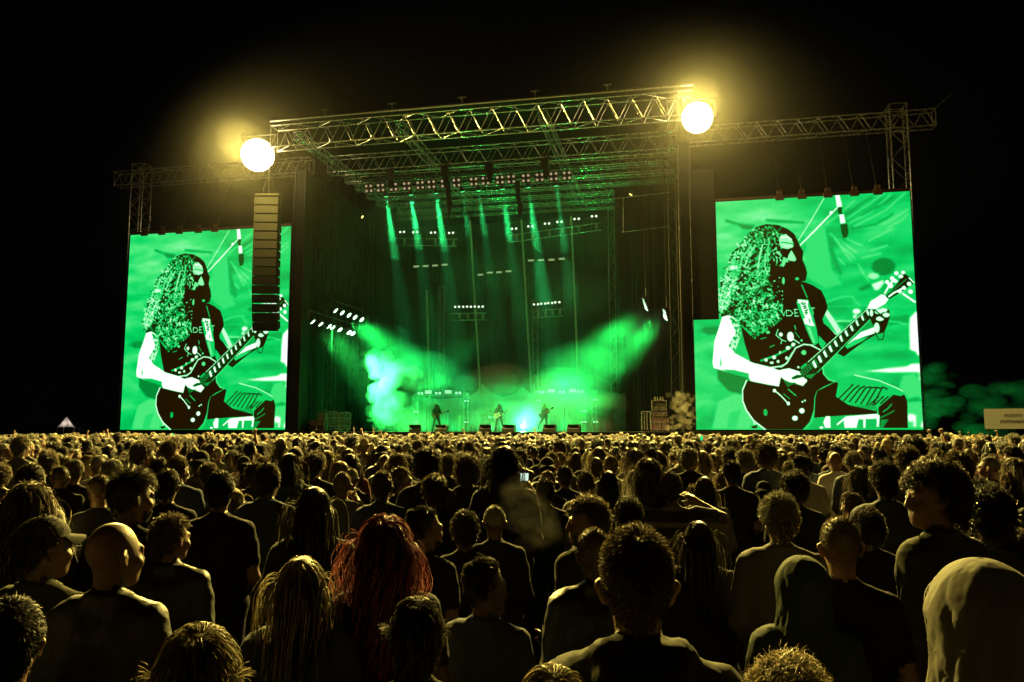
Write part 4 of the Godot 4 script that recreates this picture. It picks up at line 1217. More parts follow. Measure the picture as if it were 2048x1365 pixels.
func drum_kit(at: Vector3) -> void:
	var o := thing("drum_kit", "white drum kit with cymbals behind the middle guitarist", "drum kit", at)
	var shell := paint("drum shell", lin(0.7, 0.7, 0.68), 0.25)
	var skin := paint("drum skin", lin(0.75, 0.75, 0.72), 0.6)
	for d in [[Vector3(0, 0.33, 0.15), Vector3(0, 0, 1), 0.29, 0.42], [Vector3(-0.28, 0.86, 0.1), Vector3(0.1, 0.9, 0.35), 0.15, 0.24], [Vector3(0.12, 0.86, 0.1), Vector3(-0.1, 0.9, 0.35), 0.16, 0.26], [Vector3(0.62, 0.45, -0.1), Vector3(0, 1, 0.1), 0.21, 0.4], [Vector3(-0.55, 0.62, -0.15), Vector3(0, 1, 0.12), 0.18, 0.15]]:
		var axis: Vector3 = d[1].normalized()
		var half: float = d[3] / 2
		var p := part("drum", Shape.new().tube(d[0] - axis * half, d[0] + axis * half, d[2], d[2], 24).mesh(), shell, o)
		part("skin", Shape.new().tube(d[0] + axis * half, d[0] + axis * (half + 0.008), d[2] * 0.96, d[2] * 0.96, 24).mesh(), skin, p)
	for c in [[Vector3(-0.75, 1.15, 0.1), 0.24], [Vector3(0.72, 1.25, 0.05), 0.26], [Vector3(-0.35, 1.4, -0.1), 0.22]]:
		part("cymbal", Shape.new().lathe([Vector2(0.0, 0.03), Vector2(0.04, 0.025), Vector2(c[1], 0.0), Vector2(c[1], -0.004), Vector2(0.03, 0.01)], c[0], Basis(Vector3.RIGHT, 0.25), 24).mesh(), paint("cymbal brass", lin(0.6, 0.45, 0.15), 0.25, 1.0), o)
		part("cymbal_stand", Shape.new().tube(Vector3(c[0].x, 0, c[0].z - 0.05), c[0], 0.014).path([Vector3(c[0].x - 0.2, 0, c[0].z + 0.1), Vector3(c[0].x, 0.3, c[0].z - 0.05), Vector3(c[0].x + 0.2, 0, c[0].z + 0.1)], 0.012).mesh(), aluminium(), o)
	part("stool", Shape.new().tube(Vector3(0, 0.5, -0.55), Vector3(0, 0.58, -0.55), 0.17, 0.17, 16).tube(Vector3(0, 0, -0.55), Vector3(0, 0.5, -0.55), 0.03).mesh(), black_metal(), o)


# ---------------------------------------------------------------- the live picture on the two screens
const PW := 720
const PH := 798
var pic := PackedFloat32Array()
var pnoise := FastNoiseLite.new()

func _spans(pts: Array, each: Callable) -> void:
	var n := pts.size() / 2
	var lo := 1e9
	var hi := -1e9
	for k in n:
		lo = minf(lo, pts[2 * k + 1] * PH / 1000.0)
		hi = maxf(hi, pts[2 * k + 1] * PH / 1000.0)
	for y in range(maxi(0, int(lo)), mini(PH - 1, int(hi) + 1) + 1):
		var cuts: Array[float] = []
		var yy := y + 0.5
		for k in n:
			var m := (k + 1) % n
			var x0: float = pts[2 * k] * PW / 1000.0
			var y0: float = pts[2 * k + 1] * PH / 1000.0
			var x1: float = pts[2 * m] * PW / 1000.0
			var y1: float = pts[2 * m + 1] * PH / 1000.0
			if (y0 <= yy) != (y1 <= yy): cuts.append(x0 + (yy - y0) / (y1 - y0) * (x1 - x0))
		cuts.sort()
		for k in range(0, cuts.size() - 1, 2):
			var a := maxi(0, roundi(cuts[k]))
			var b := mini(PW, roundi(cuts[k + 1]))
			if b > a: each.call(y, a, b)

func _fill(v: float, pts: Array) -> void:
	_spans(pts, func(y, a, b):
		for x in range(a, b): pic[y * PW + x] = v)

func _curls(lo: float, hi: float, share: float, size: float, pts: Array) -> void:
	var cut := lerpf(0.45, -0.45, share)
	_spans(pts, func(y, a, b):
		for x in range(a, b):
			var q := pnoise.get_noise_2d(x * 14.0 / size + 5.0 * sin(y * 0.11), y * 9.0 / size)
			pic[y * PW + x] = lerpf(lo, hi, smoothstep(cut - 0.12, cut + 0.3, q)))

func _stroke(v: float, w: float, pts: Array) -> void:
	var h := w * 0.36
	for k in pts.size() / 2 - 1:
		var a := Vector2(pts[2 * k], pts[2 * k + 1])
		var b := Vector2(pts[2 * k + 2], pts[2 * k + 3])
		var d := (b - a).normalized() * h
		var o := d.orthogonal()
		_fill(v, [a.x - d.x + o.x, a.y - d.y + o.y, b.x + d.x + o.x, b.y + d.y + o.y, b.x + d.x - o.x, b.y + d.y - o.y, a.x - d.x - o.x, a.y - d.y - o.y])

func _dot(v: float, x: float, y: float, rx: float, ry: float) -> void:
	var pts := []
	for k in 14:
		pts.append(x + cos(TAU * k / 14.0) * rx)
		pts.append(y + sin(TAU * k / 14.0) * ry)
	_fill(v, pts)

func _soften(reach: int) -> void:
	# running means along the rows and down the columns
	for pass_ in 2:
		var n := PW if pass_ == 0 else PH
		var step := 1 if pass_ == 0 else PW
		for line in (PH if pass_ == 0 else PW):
			var first := line * PW if pass_ == 0 else line
			var old := PackedFloat32Array()
			old.resize(n)
			for k in n: old[k] = pic[first + k * step]
			var sum := 0.0
			for k in range(-reach, reach + 1): sum += old[clampi(k, 0, n - 1)]
			for k in n:
				pic[first + k * step] = sum / (2 * reach + 1)
				sum += old[mini(k + reach + 1, n - 1)] - old[maxi(k - reach, 0)]

# many short wavy strokes inside an outline: locks of hair, creases
func _locks(pts: Array, count: int, lo: float, hi: float, long: float, w: float, seed_: int) -> void:
	var r := RandomNumberGenerator.new()
	r.seed = seed_
	var poly := PackedVector2Array()
	var a := Vector2(9999, 9999)
	var b := -a
	for k in pts.size() / 2:
		var p := Vector2(pts[2 * k], pts[2 * k + 1])
		poly.push_back(p)
		a = a.min(p)
		b = b.max(p)
	for k in count:
		var p := Vector2(r.randf_range(a.x, b.x), r.randf_range(a.y, b.y))
		if not Geometry2D.is_point_in_polygon(p, poly): continue
		var turn := r.randf_range(-0.9, 0.9)
		var line := [p.x, p.y]
		var d := Vector2(0.25 * r.randfn(), 1.0).rotated(turn * 0.5).normalized()
		for s in 3:
			d = d.rotated(turn * 0.7)
			p += d * long * r.randf_range(0.25, 0.45)
			line.append(p.x)
			line.append(p.y)
		var side := clampf((b.x - p.x) / (b.x - a.x), 0.0, 1.0)
		_stroke(lerpf(lo, hi, pow(r.randf(), 1.6 - side)), w * r.randf_range(0.5, 1.3), line)

func live_picture() -> ImageTexture:
	pic.resize(PW * PH)
	pnoise.seed = 12
	pnoise.frequency = 0.055
	pnoise.fractal_octaves = 2
	var soft := FastNoiseLite.new()
	soft.seed = 5
	soft.frequency = 0.006
	soft.fractal_octaves = 4
	for y in PH:
		for x in PW:
			# a creased cloth backdrop
			var crease := soft.get_noise_2d(x * 0.7 + y * 0.25, y * 2.1)
			pic[y * PW + x] = 0.565 + 0.16 * crease + 0.07 * smoothstep(0.5, 0.15, float(y) / PH) * smoothstep(0.75, 0.35, float(x) / PW) - 0.03 * smoothstep(0.4, 0.6, float(x) / PW)
	_fill(0.4, [162, 79, 228, 102, 301, 113, 284, 134, 243, 128, 219, 109, 162, 91])
	_fill(0.42, [351, 88, 528, 109, 528, 118, 407, 107, 351, 98])
	_fill(0.4, [42, 558, 124, 552, 123, 588, 67, 591, 37, 574])
	_fill(0.66, [105, 878, 213, 832, 262, 961, 240, 996, 72, 996])
	_fill(0.6, [155, 929, 210, 914, 182, 992, 140, 996])
	_fill(0.38, [105, 736, 248, 781, 230, 824, 212, 851, 153, 835, 104, 783])
	_fill(0.62, [530, 151, 618, 136, 630, 210, 641, 318, 685, 388, 610, 404, 529, 352])
	_fill(0.44, [631, 187, 646, 218, 687, 342, 678, 353, 653, 303, 633, 241])
	_dot(0.38, 869, 319, 52.3, 39.2)
	_fill(0.9, [812, 392, 863, 375, 870, 386, 845, 416, 826, 419])
	_dot(0.8, 823, 357, 26.1, 13.9)
	_fill(0.4, [753, 409, 805, 388, 811, 403, 768, 421])
	_stroke(0.85, 5, [640, 164, 670, 193, 696, 228, 744, 280])
	_stroke(0.85, 5, [659, 188, 692, 236, 728, 290])
	_stroke(0.85, 5, [678, 189, 712, 221, 753, 252])
	_stroke(0.85, 5, [713, 191, 748, 211, 782, 224])
	_stroke(0.85, 5, [670, 273, 700, 305])
	_stroke(0.85, 5, [759, 303, 780, 346, 801, 380])
	_stroke(0.72, 9, [626, 125, 708, 67, 757, 27])
	_stroke(0.72, 9, [722, 103, 810, 53, 882, 7])
	_stroke(0.72, 9, [728, 126, 832, 78, 913, 13])
	_stroke(0.72, 9, [751, 139, 886, 80, 982, 5])
	_stroke(0.72, 9, [810, 206, 881, 175, 920, 158])
	_stroke(0.72, 9, [815, 248, 890, 229])
	_stroke(0.72, 9, [897, 153, 953, 126, 988, 97])
	_stroke(0.72, 9, [868, 137, 930, 113, 989, 78])
	_stroke(0.72, 9, [775, 277, 861, 262])
	_stroke(0.4, 10, [714, 91, 787, 41, 835, 16])
	_stroke(0.4, 10, [785, 94, 880, 49, 928, 21])
	_stroke(0.4, 10, [735, 150, 844, 136, 924, 94])
	_stroke(0.66, 10, [611, 461, 686, 441, 729, 442, 739, 465, 758, 477])
	_stroke(0.62, 6, [606, 482, 788, 481, 993, 491])
	_fill(0.44, [651, 549, 967, 526, 965, 557, 874, 570, 737, 613])
	_stroke(0.92, 7, [652, 545, 724, 546])
	_stroke(0.85, 5, [881, 551, 918, 555, 953, 566])
	_dot(0.95, 742, 505, 18.2, 11.8)
	_dot(0.9, 735, 528, 10.9, 10.0)
	_fill(0.98, [970, 538, 1003, 508, 1005, 688, 998, 701, 986, 680, 963, 672, 965, 580])
	_fill(0.97, [762, 758, 865, 747, 947, 740, 967, 729, 1007, 729, 1007, 764, 864, 764])
	_stroke(0.95, 6, [996, 767, 998, 797])
	_dot(0.95, 978, 809, 17.2, 17.2)
	_dot(0.5, 978, 809, 6.8, 6.8)
	_stroke(0.95, 7, [919, 834, 947, 821, 971, 810])
	_stroke(0.9, 6, [938, 797, 947, 806])
	_fill(0.64, [908, 823, 926, 778, 973, 771, 1002, 801, 1003, 989, 937, 992, 940, 869])
	_fill(0.45, [940, 876, 987, 865, 1001, 884, 943, 887])
	_dot(0.95, 951, 951, 18.2, 16.3)
	_fill(0.97, [963, 940, 973, 940, 970, 989, 960, 989])
	_fill(0.99, [989, 991, 1000, 961, 1010, 963, 1009, 991])
	_soften(3)
	_soften(2)
	_stroke(0.88, 6, [624, 5, 559, 103, 498, 189])
	_stroke(1, 8, [676, 56, 575, 148, 504, 211])
	_dot(1, 650, 75, 8.7, 7.0)
	_fill(1, [671, 0, 691, 0, 700, 51, 677, 53])
	_fill(0.25, [680, 52, 698, 53, 698, 84, 682, 84])
	_fill(1, [685, 85, 706, 85, 712, 123, 689, 125])
	_fill(0.28, [688, 129, 720, 128, 723, 168, 714, 187, 698, 187, 691, 163])
	_fill(0.1, [354, 111, 407, 118, 451, 138, 476, 157, 491, 185, 504, 216, 517, 240, 511, 274, 524, 305, 530, 336, 521, 367, 493, 371, 488, 490, 483, 513, 408, 531, 431, 567, 342, 617, 296, 616, 276, 591, 239, 563, 190, 505, 134, 512, 109, 479, 113, 446, 125, 408, 132, 369, 150, 330, 172, 300, 176, 261, 190, 230, 224, 204, 250, 170, 276, 143, 309, 121])
	_locks([354, 114, 390, 129, 405, 177, 383, 207, 373, 253, 359, 307, 350, 345, 356, 384, 410, 455, 417, 488, 366, 538, 280, 588, 223, 530, 190, 501, 109, 479, 113, 446, 132, 369, 176, 261, 224, 204, 276, 143, 309, 121], 1000, 0.35, 0.6, 22, 7, 1)
	_locks([354, 114, 390, 129, 405, 177, 383, 207, 373, 253, 359, 307, 350, 345, 356, 384, 410, 455, 417, 488, 366, 538, 280, 588, 223, 530, 190, 501, 109, 479, 113, 446, 132, 369, 176, 261, 224, 204, 276, 143, 309, 121], 1100, 0.04, 0.97, 22, 6.5, 2)
	_locks([354, 114, 390, 129, 405, 177, 383, 207, 373, 253, 359, 307, 350, 345, 356, 384, 410, 455, 417, 488, 366, 538, 280, 588, 223, 530, 190, 501, 109, 479, 113, 446, 132, 369, 176, 261, 224, 204, 276, 143, 309, 121], 420, 0.75, 1.0, 15, 5, 12)
	_locks([309, 118, 390, 125, 409, 161, 387, 207, 375, 308, 326, 321, 281, 234, 239, 263, 198, 246, 250, 170], 260, 0.3, 0.9, 34, 6, 3)
	_locks([354, 114, 390, 129, 405, 177, 383, 207, 373, 253, 359, 307, 350, 345, 356, 384, 410, 455, 417, 488, 366, 538, 280, 588, 223, 530, 190, 501, 109, 479, 113, 446, 132, 369, 176, 261, 224, 204, 276, 143, 309, 121], 420, 0.05, 0.14, 16, 6, 7)
	_locks([199, 482, 451, 489, 433, 524, 365, 558, 346, 613, 296, 612, 276, 587, 256, 547], 520, 0.2, 0.95, 13, 5, 4)
	_locks([108, 479, 118, 415, 137, 357, 172, 284, 186, 246, 207, 223, 221, 302, 194, 379, 158, 480], 500, 0.5, 1.0, 15, 6, 5)
	_stroke(0.8, 12, [331, 205, 317, 251, 307, 305])
	_stroke(0.75, 12, [298, 203, 264, 249, 246, 295])
	_stroke(0.7, 10, [364, 183, 354, 229, 356, 276])
	_stroke(0.65, 9, [399, 208, 390, 246, 395, 281])
	_stroke(0.75, 11, [345, 244, 339, 298, 350, 330])
	_stroke(0.7, 12, [273, 210, 239, 252, 221, 302])
	_soften(1)
	_fill(0.08, [404, 188, 446, 144, 482, 165, 500, 216, 511, 274, 491, 331, 473, 367, 520, 374, 551, 387, 590, 411, 607, 449, 614, 480, 613, 493, 591, 536, 645, 604, 665, 612, 589, 680, 553, 648, 502, 640, 443, 674, 417, 720, 358, 735, 259, 712, 236, 634, 220, 554, 279, 615, 407, 535, 417, 470, 369, 377, 361, 326, 379, 207])
	_fill(0.1, [442, 147, 478, 161, 500, 216, 513, 274, 495, 331, 466, 349, 474, 257])
	_curls(0.08, 0.9, 0.1, 9, [370, 346, 422, 348, 425, 482, 379, 416])
	_fill(0.8, [417, 162, 442, 159, 465, 179, 475, 203, 471, 219, 447, 226, 423, 221, 411, 208, 408, 183])
	_stroke(0.5, 7, [420, 195, 444, 198, 471, 204])
	_stroke(0.92, 9, [421, 174, 445, 171, 465, 185])
	_stroke(0.86, 8, [432, 211, 452, 214, 470, 213])
	_fill(0.05, [427, 228, 460, 225, 455, 238, 438, 260, 424, 249])
	_fill(0.78, [463, 230, 475, 250, 485, 273, 477, 281, 457, 278, 443, 272, 449, 252])
	_fill(0.72, [426, 259, 443, 266, 453, 291, 448, 300, 416, 302, 412, 287])
	_fill(0.06, [437, 283, 481, 283, 472, 303, 424, 309])
	_curls(0.1, 0.8, 0.45, 9, [384, 191, 416, 208, 426, 255, 412, 301, 384, 292, 374, 245])
	_dot(0.7, 422, 363, 6.5, 16.6)
	_dot(0.6, 484, 357, 9.6, 7.0)
	_stroke(0.55, 8, [504, 385, 515, 412, 526, 439])
	_stroke(0.9, 5, [430, 492, 429, 516])
	_stroke(0.9, 5, [430, 492, 448, 494, 459, 505, 449, 516, 429, 516])
	_stroke(0.9, 5, [469, 490, 468, 519])
	_stroke(0.9, 5, [464, 490, 482, 489])
	_stroke(0.85, 5, [468, 505, 480, 504])
	_stroke(0.9, 5, [468, 518, 485, 518])
	_stroke(0.9, 5, [541, 485, 556, 486])
	_stroke(0.8, 5, [547, 489, 551, 512])
	_stroke(0.8, 5, [409, 496, 417, 516, 422, 498])
	_dot(0.97, 444, 606, 15.6, 21.7)
	_dot(0.95, 401, 596, 9.0, 9.4)
	_stroke(0.85, 6, [389, 574, 379, 598, 392, 609, 405, 619, 400, 635])
	_stroke(0.8, 6, [405, 619, 422, 626])
	_stroke(0.95, 7, [458, 618, 483, 635])
	_dot(0.7, 493, 623, 5.9, 5.9)
	_stroke(0.7, 6, [465, 559, 469, 575])
	_stroke(0.6, 5, [466, 588, 484, 611])
	_stroke(0.6, 6, [349, 649, 369, 641])
	_stroke(0.6, 5, [309, 613, 333, 607])
	_dot(0.7, 343, 585, 9.4, 7.1)
	_stroke(0.5, 14, [308, 706, 367, 688, 422, 664, 462, 637])
	_dot(0.92, 330, 704, 8.0, 8.5)
	_dot(0.92, 367, 693, 9.9, 8.5)
	_dot(0.92, 431, 654, 10.6, 8.5)
	_dot(0.92, 455, 640, 9.4, 8.5)
	_dot(0.92, 394, 672, 4.2, 6.1)
	_dot(0.92, 355, 716, 9.4, 6.1)
	_dot(0.92, 384, 711, 7.1, 7.1)
	_dot(0.92, 423, 697, 7.1, 8.0)
	_fill(0.56, [476, 458, 485, 446, 530, 448, 543, 489, 554, 534, 563, 576, 569, 633, 553, 645, 541, 638, 518, 583, 491, 508])
	_fill(0.72, [518, 562, 533, 567, 554, 632, 545, 638])
	_fill(0.98, [482, 446, 531, 454, 527, 472, 534, 503, 539, 518, 545, 544, 556, 563, 538, 562, 510, 553, 505, 531, 514, 527, 501, 494, 493, 465, 484, 461])
	_stroke(0.12, 4, [504, 459, 498, 464, 516, 463, 514, 471, 502, 469])
	_stroke(0.12, 4, [505, 478, 520, 476, 509, 486, 523, 485])
	_stroke(0.12, 4, [511, 496, 526, 492, 515, 503])
	_stroke(0.12, 4, [512, 505, 527, 504])
	_stroke(0.12, 4, [516, 513, 523, 509])
	_stroke(0.12, 4, [530, 532, 534, 548])
	_fill(0.55, [570, 602, 603, 638, 583, 661, 570, 641])
	_fill(0.86, [591, 532, 613, 493, 640, 533, 671, 587, 661, 597, 645, 602, 595, 548])
	_fill(0.56, [590, 532, 602, 516, 646, 588, 653, 602, 594, 552])
	_fill(0.13, [649, 681, 683, 647, 754, 594, 813, 574, 823, 604, 768, 633, 677, 695])
	_fill(0.95, [687, 648, 754, 594, 813, 574, 817, 600, 769, 614, 720, 630])
	_fill(0.58, [683, 651, 724, 627, 793, 611, 760, 633, 694, 663])
	_fill(0.99, [134, 512, 164, 505, 189, 517, 220, 562, 216, 602, 193, 653, 184, 669, 259, 710, 275, 716, 342, 733, 399, 744, 432, 740, 497, 761, 512, 796, 491, 817, 459, 805, 422, 799, 394, 779, 384, 818, 335, 810, 258, 794, 248, 777, 181, 762, 88, 735, 83, 711, 94, 620, 120, 552])
	_curls(0.4, 0.85, 0.75, 10, [168, 517, 193, 518, 220, 562, 214, 606, 188, 667, 160, 641, 196, 582])
	_fill(0.52, [124, 742, 182, 745, 249, 761, 249, 780, 181, 764])
	_fill(0.6, [120, 688, 127, 716, 118, 732])
	_fill(0.07, [241, 791, 220, 832, 219, 879, 235, 918, 267, 961, 317, 999, 481, 999, 525, 958, 542, 904, 543, 866, 553, 839, 638, 801, 606, 793, 583, 764, 582, 738, 573, 664, 533, 643, 509, 640, 502, 640, 465, 655, 443, 689, 425, 717, 400, 732, 358, 736, 383, 747, 497, 761, 512, 796, 491, 817, 422, 799, 394, 779, 384, 818, 335, 810])
	_stroke(0.95, 9, [238, 791, 218, 832, 218, 879, 233, 918, 265, 962, 315, 999])
	_stroke(0.9, 9, [358, 735, 400, 733, 425, 717, 443, 689, 465, 655, 502, 640, 543, 645, 533, 644, 573, 664])
	_stroke(0.7, 9, [582, 742, 585, 766, 606, 791, 638, 801])
	_stroke(0.62, 9, [638, 801, 582, 824, 553, 841, 543, 866, 537, 919, 519, 965, 498, 994])
	_fill(0.99, [395, 746, 432, 740, 497, 761, 512, 796, 491, 817, 459, 805, 422, 799, 398, 781])
	_fill(0.28, [441, 781, 464, 770, 499, 769, 496, 778, 447, 789])
	_fill(0.35, [402, 787, 434, 801, 463, 803, 421, 822])
	_stroke(0.97, 8, [363, 833, 395, 861, 424, 892])
	_dot(0.97, 363, 835, 8.2, 8.2)
	_dot(0.97, 423, 890, 8.2, 8.2)
	_stroke(0.6, 7, [425, 830, 458, 857])
	_stroke(0.5, 6, [403, 849, 431, 871])
	_dot(0.95, 482, 921, 12.7, 11.8)
	_dot(0.95, 450, 952, 13.6, 10.9)
	_dot(0.95, 486, 883, 4.5, 4.5)
	_dot(0.95, 497, 878, 4.5, 4.5)
	_dot(0.95, 474, 737, 5.4, 5.4)
	_dot(0.7, 501, 675, 11.8, 10.9)
	_dot(0.5, 319, 927, 10.0, 15.4)
	_dot(0.8, 268, 973, 8.2, 6.4)
	_fill(0.1, [253, 986, 280, 981, 278, 993, 257, 994])
	_fill(0.15, [505, 726, 779, 498, 803, 498, 806, 534, 557, 761, 504, 788, 479, 760])
	_fill(0.4, [503, 772, 557, 761, 527, 788, 503, 776, 517, 765, 549, 742])
	_stroke(0.98, 5, [518, 716, 787, 498])
	_stroke(0.8, 4, [557, 761, 805, 535])
	_fill(0.97, [535, 717, 545, 706, 558, 737, 548, 743])
	_stroke(0.6, 2, [548, 700, 567, 740])
	_fill(0.97, [560, 696, 570, 685, 582, 715, 572, 721])
	_stroke(0.6, 2, [573, 679, 591, 718])
	_fill(0.97, [585, 675, 594, 664, 606, 694, 597, 699])
	_stroke(0.6, 2, [597, 658, 615, 696])
	_fill(0.97, [610, 654, 619, 643, 630, 672, 621, 677])
	_stroke(0.6, 2, [622, 637, 638, 675])
	_fill(0.97, [635, 633, 643, 622, 654, 650, 645, 655])
	_stroke(0.6, 2, [646, 616, 662, 653])
	_fill(0.97, [660, 612, 668, 601, 678, 629, 670, 634])
	_stroke(0.6, 2, [670, 595, 686, 631])
	_fill(0.97, [684, 591, 692, 580, 702, 607, 694, 612])
	_stroke(0.6, 2, [695, 574, 709, 610])
	_fill(0.97, [709, 570, 717, 560, 726, 586, 718, 590])
	_stroke(0.6, 2, [719, 553, 733, 588])
	_fill(0.97, [734, 549, 741, 539, 750, 565, 743, 569])
	_stroke(0.6, 2, [743, 533, 757, 567])
	_fill(0.97, [759, 529, 766, 518, 774, 543, 767, 547])
	_stroke(0.6, 2, [767, 512, 780, 545])
	_fill(0.97, [783, 508, 790, 497, 798, 522, 791, 525])
	_stroke(0.6, 2, [792, 491, 804, 524])
	_stroke(0.9, 2, [481, 760, 551, 705])
	_stroke(0.9, 2, [486, 767, 556, 712])
	_stroke(0.9, 2, [492, 774, 561, 718])
	_fill(0.5, [482, 737, 507, 718, 517, 726, 487, 749])
	_fill(0.09, [952, 348, 984, 372, 1000, 391, 928, 435, 889, 456, 868, 450, 930, 388])
	_stroke(0.97, 12, [886, 446, 909, 431, 944, 415])
	_stroke(0.5, 5, [890, 432, 965, 375])
	_stroke(0.97, 11, [869, 431, 892, 395, 912, 373])
	_dot(0.98, 923, 349, 9.6, 8.7)
	_dot(0.98, 903, 370, 9.6, 8.7)
	_dot(0.98, 881, 385, 9.6, 8.7)
	_dot(0.98, 952, 347, 8.7, 7.8)
	_dot(0.98, 941, 363, 11.3, 7.8)
	_dot(0.98, 916, 382, 10.5, 7.8)
	_dot(0.98, 894, 400, 12.2, 11.3)
	_dot(0.98, 975, 396, 10.5, 9.6)
	_dot(0.98, 952, 412, 9.6, 8.7)
	_dot(0.98, 933, 426, 9.6, 8.7)
	_dot(0.98, 979, 429, 10.5, 9.6)
	_stroke(0.98, 12, [947, 437, 994, 472])
	_stroke(0.97, 9, [977, 371, 995, 391])
	_fill(0.1, [795, 498, 882, 501, 886, 528, 866, 578, 857, 597, 821, 604, 815, 573, 797, 533])
	_fill(0.95, [805, 463, 828, 451, 852, 436, 867, 439, 883, 458, 869, 476, 849, 487, 826, 499, 787, 496])
	_dot(0.9, 838, 509, 18.2, 10.9)
	_dot(0.9, 869, 524, 16.3, 10.0)
	_dot(0.9, 842, 539, 18.2, 10.0)
	_dot(0.9, 826, 577, 12.7, 22.7)
	_dot(0.9, 858, 504, 18.2, 9.1)
	_dot(0.9, 806, 514, 8.2, 15.4)
	_stroke(0.1, 6, [833, 521, 875, 547])
	_stroke(0.1, 6, [822, 503, 857, 531])
	_stroke(0.1, 4, [821, 604, 832, 627, 848, 627, 856, 608, 855, 593])
	_fill(0.08, [636, 801, 649, 809, 633, 862, 699, 901, 808, 924, 816, 936, 689, 939, 536, 950, 544, 866, 553, 839])
	_fill(0.1, [882, 857, 929, 857, 939, 884, 936, 992, 820, 992, 819, 940, 805, 917])
	_fill(0.54, [647, 805, 673, 782, 721, 772, 823, 795, 900, 827, 931, 855, 913, 863, 882, 857, 838, 887, 809, 905, 750, 901, 687, 898, 633, 862])
	_stroke(0.85, 7, [721, 774, 823, 797, 900, 829, 922, 842])
	_stroke(0.1, 7, [644, 874, 690, 832, 711, 813])
	_stroke(0.1, 7, [669, 879, 715, 831, 736, 817])
	_stroke(0.1, 7, [693, 883, 740, 830, 760, 820])
	_stroke(0.1, 7, [718, 888, 764, 828, 784, 823])
	_stroke(0.1, 7, [742, 893, 789, 827, 809, 826])
	_stroke(0.1, 7, [766, 898, 813, 826, 833, 830])
	_stroke(0.1, 7, [791, 902, 838, 824, 857, 833])
	_stroke(0.14, 7, [778, 898, 819, 864])
	_stroke(0.14, 7, [802, 896, 839, 864])
	_stroke(0.14, 7, [826, 893, 859, 864])
	_stroke(0.14, 7, [849, 891, 878, 864])
	_stroke(0.45, 9, [836, 926, 856, 913, 872, 896])
	_stroke(0.4, 9, [823, 951, 855, 936, 881, 923])
	_fill(0.45, [691, 897, 810, 902, 801, 917, 754, 913])
	_fill(0.4, [822, 958, 858, 957, 832, 992, 820, 992])
	_stroke(0.6, 9, [813, 905, 812, 936])
	_fill(0.5, [536, 954, 689, 941, 816, 934, 817, 992, 510, 994])
	_fill(0.97, [586, 944, 606, 944, 606, 993, 581, 993, 574, 969])
	_fill(0.95, [631, 977, 673, 945, 776, 936, 812, 934, 815, 955, 775, 956, 728, 958, 718, 992, 665, 992, 664, 962, 635, 983])
	_fill(0.97, [748, 958, 759, 958, 756, 993, 747, 993])
	_fill(0.98, [807, 940, 820, 940, 813, 987, 804, 989])
	_dot(0.95, 565, 991, 9.1, 5.4)
	_soften(1)
	for k in pic.size(): pic[k] += 0.035 * pnoise.get_noise_2d((k % PW) * 3.0, (k / PW) * 3.0)
	var im := Image.create(PW, PH, false, Image.FORMAT_RGB8)
	var stops := [0.0, 0.1, 0.3, 0.42, 0.54, 0.66, 0.8, 0.95]
	var tones := [Color(0.09, 0.035, 0.0), Color(0.12, 0.075, 0.0), Color(0.0, 0.32, 0.07), Color(0.0, 0.62, 0.26), Color(0.0, 0.79, 0.36), Color(0.27, 0.88, 0.46), Color(0.62, 0.96, 0.70), Color(0.97, 1.0, 0.97)]
	var ramp := []
	for k in 256:
		var v := k / 255.0
		var i := 0
		while i < stops.size() - 2 and v > stops[i + 1]: i += 1
		ramp.append(tones[i].lerp(tones[i + 1], clampf((v - stops[i]) / (stops[i + 1] - stops[i]), 0.0, 1.0)))
	for y in PH:
		for x in PW:
			im.set_pixel(x, y, ramp[clampi(int(pic[y * PW + x] * 255.0), 0, 255)])
	return ImageTexture.create_from_image(im)


# ---------------------------------------------------------------- people
# Figures face -z (the stage), 1.755 m tall before scaling. Surfaces: 0 skin, 1 top, 2 trousers and shoes.
const HEAD := Vector3(0, 1.63, -0.015)
var bodies := {}
var figures := {}
var hairs := {}
var head_shape: Shape
var hands := {}
var fold_noise: FastNoiseLite

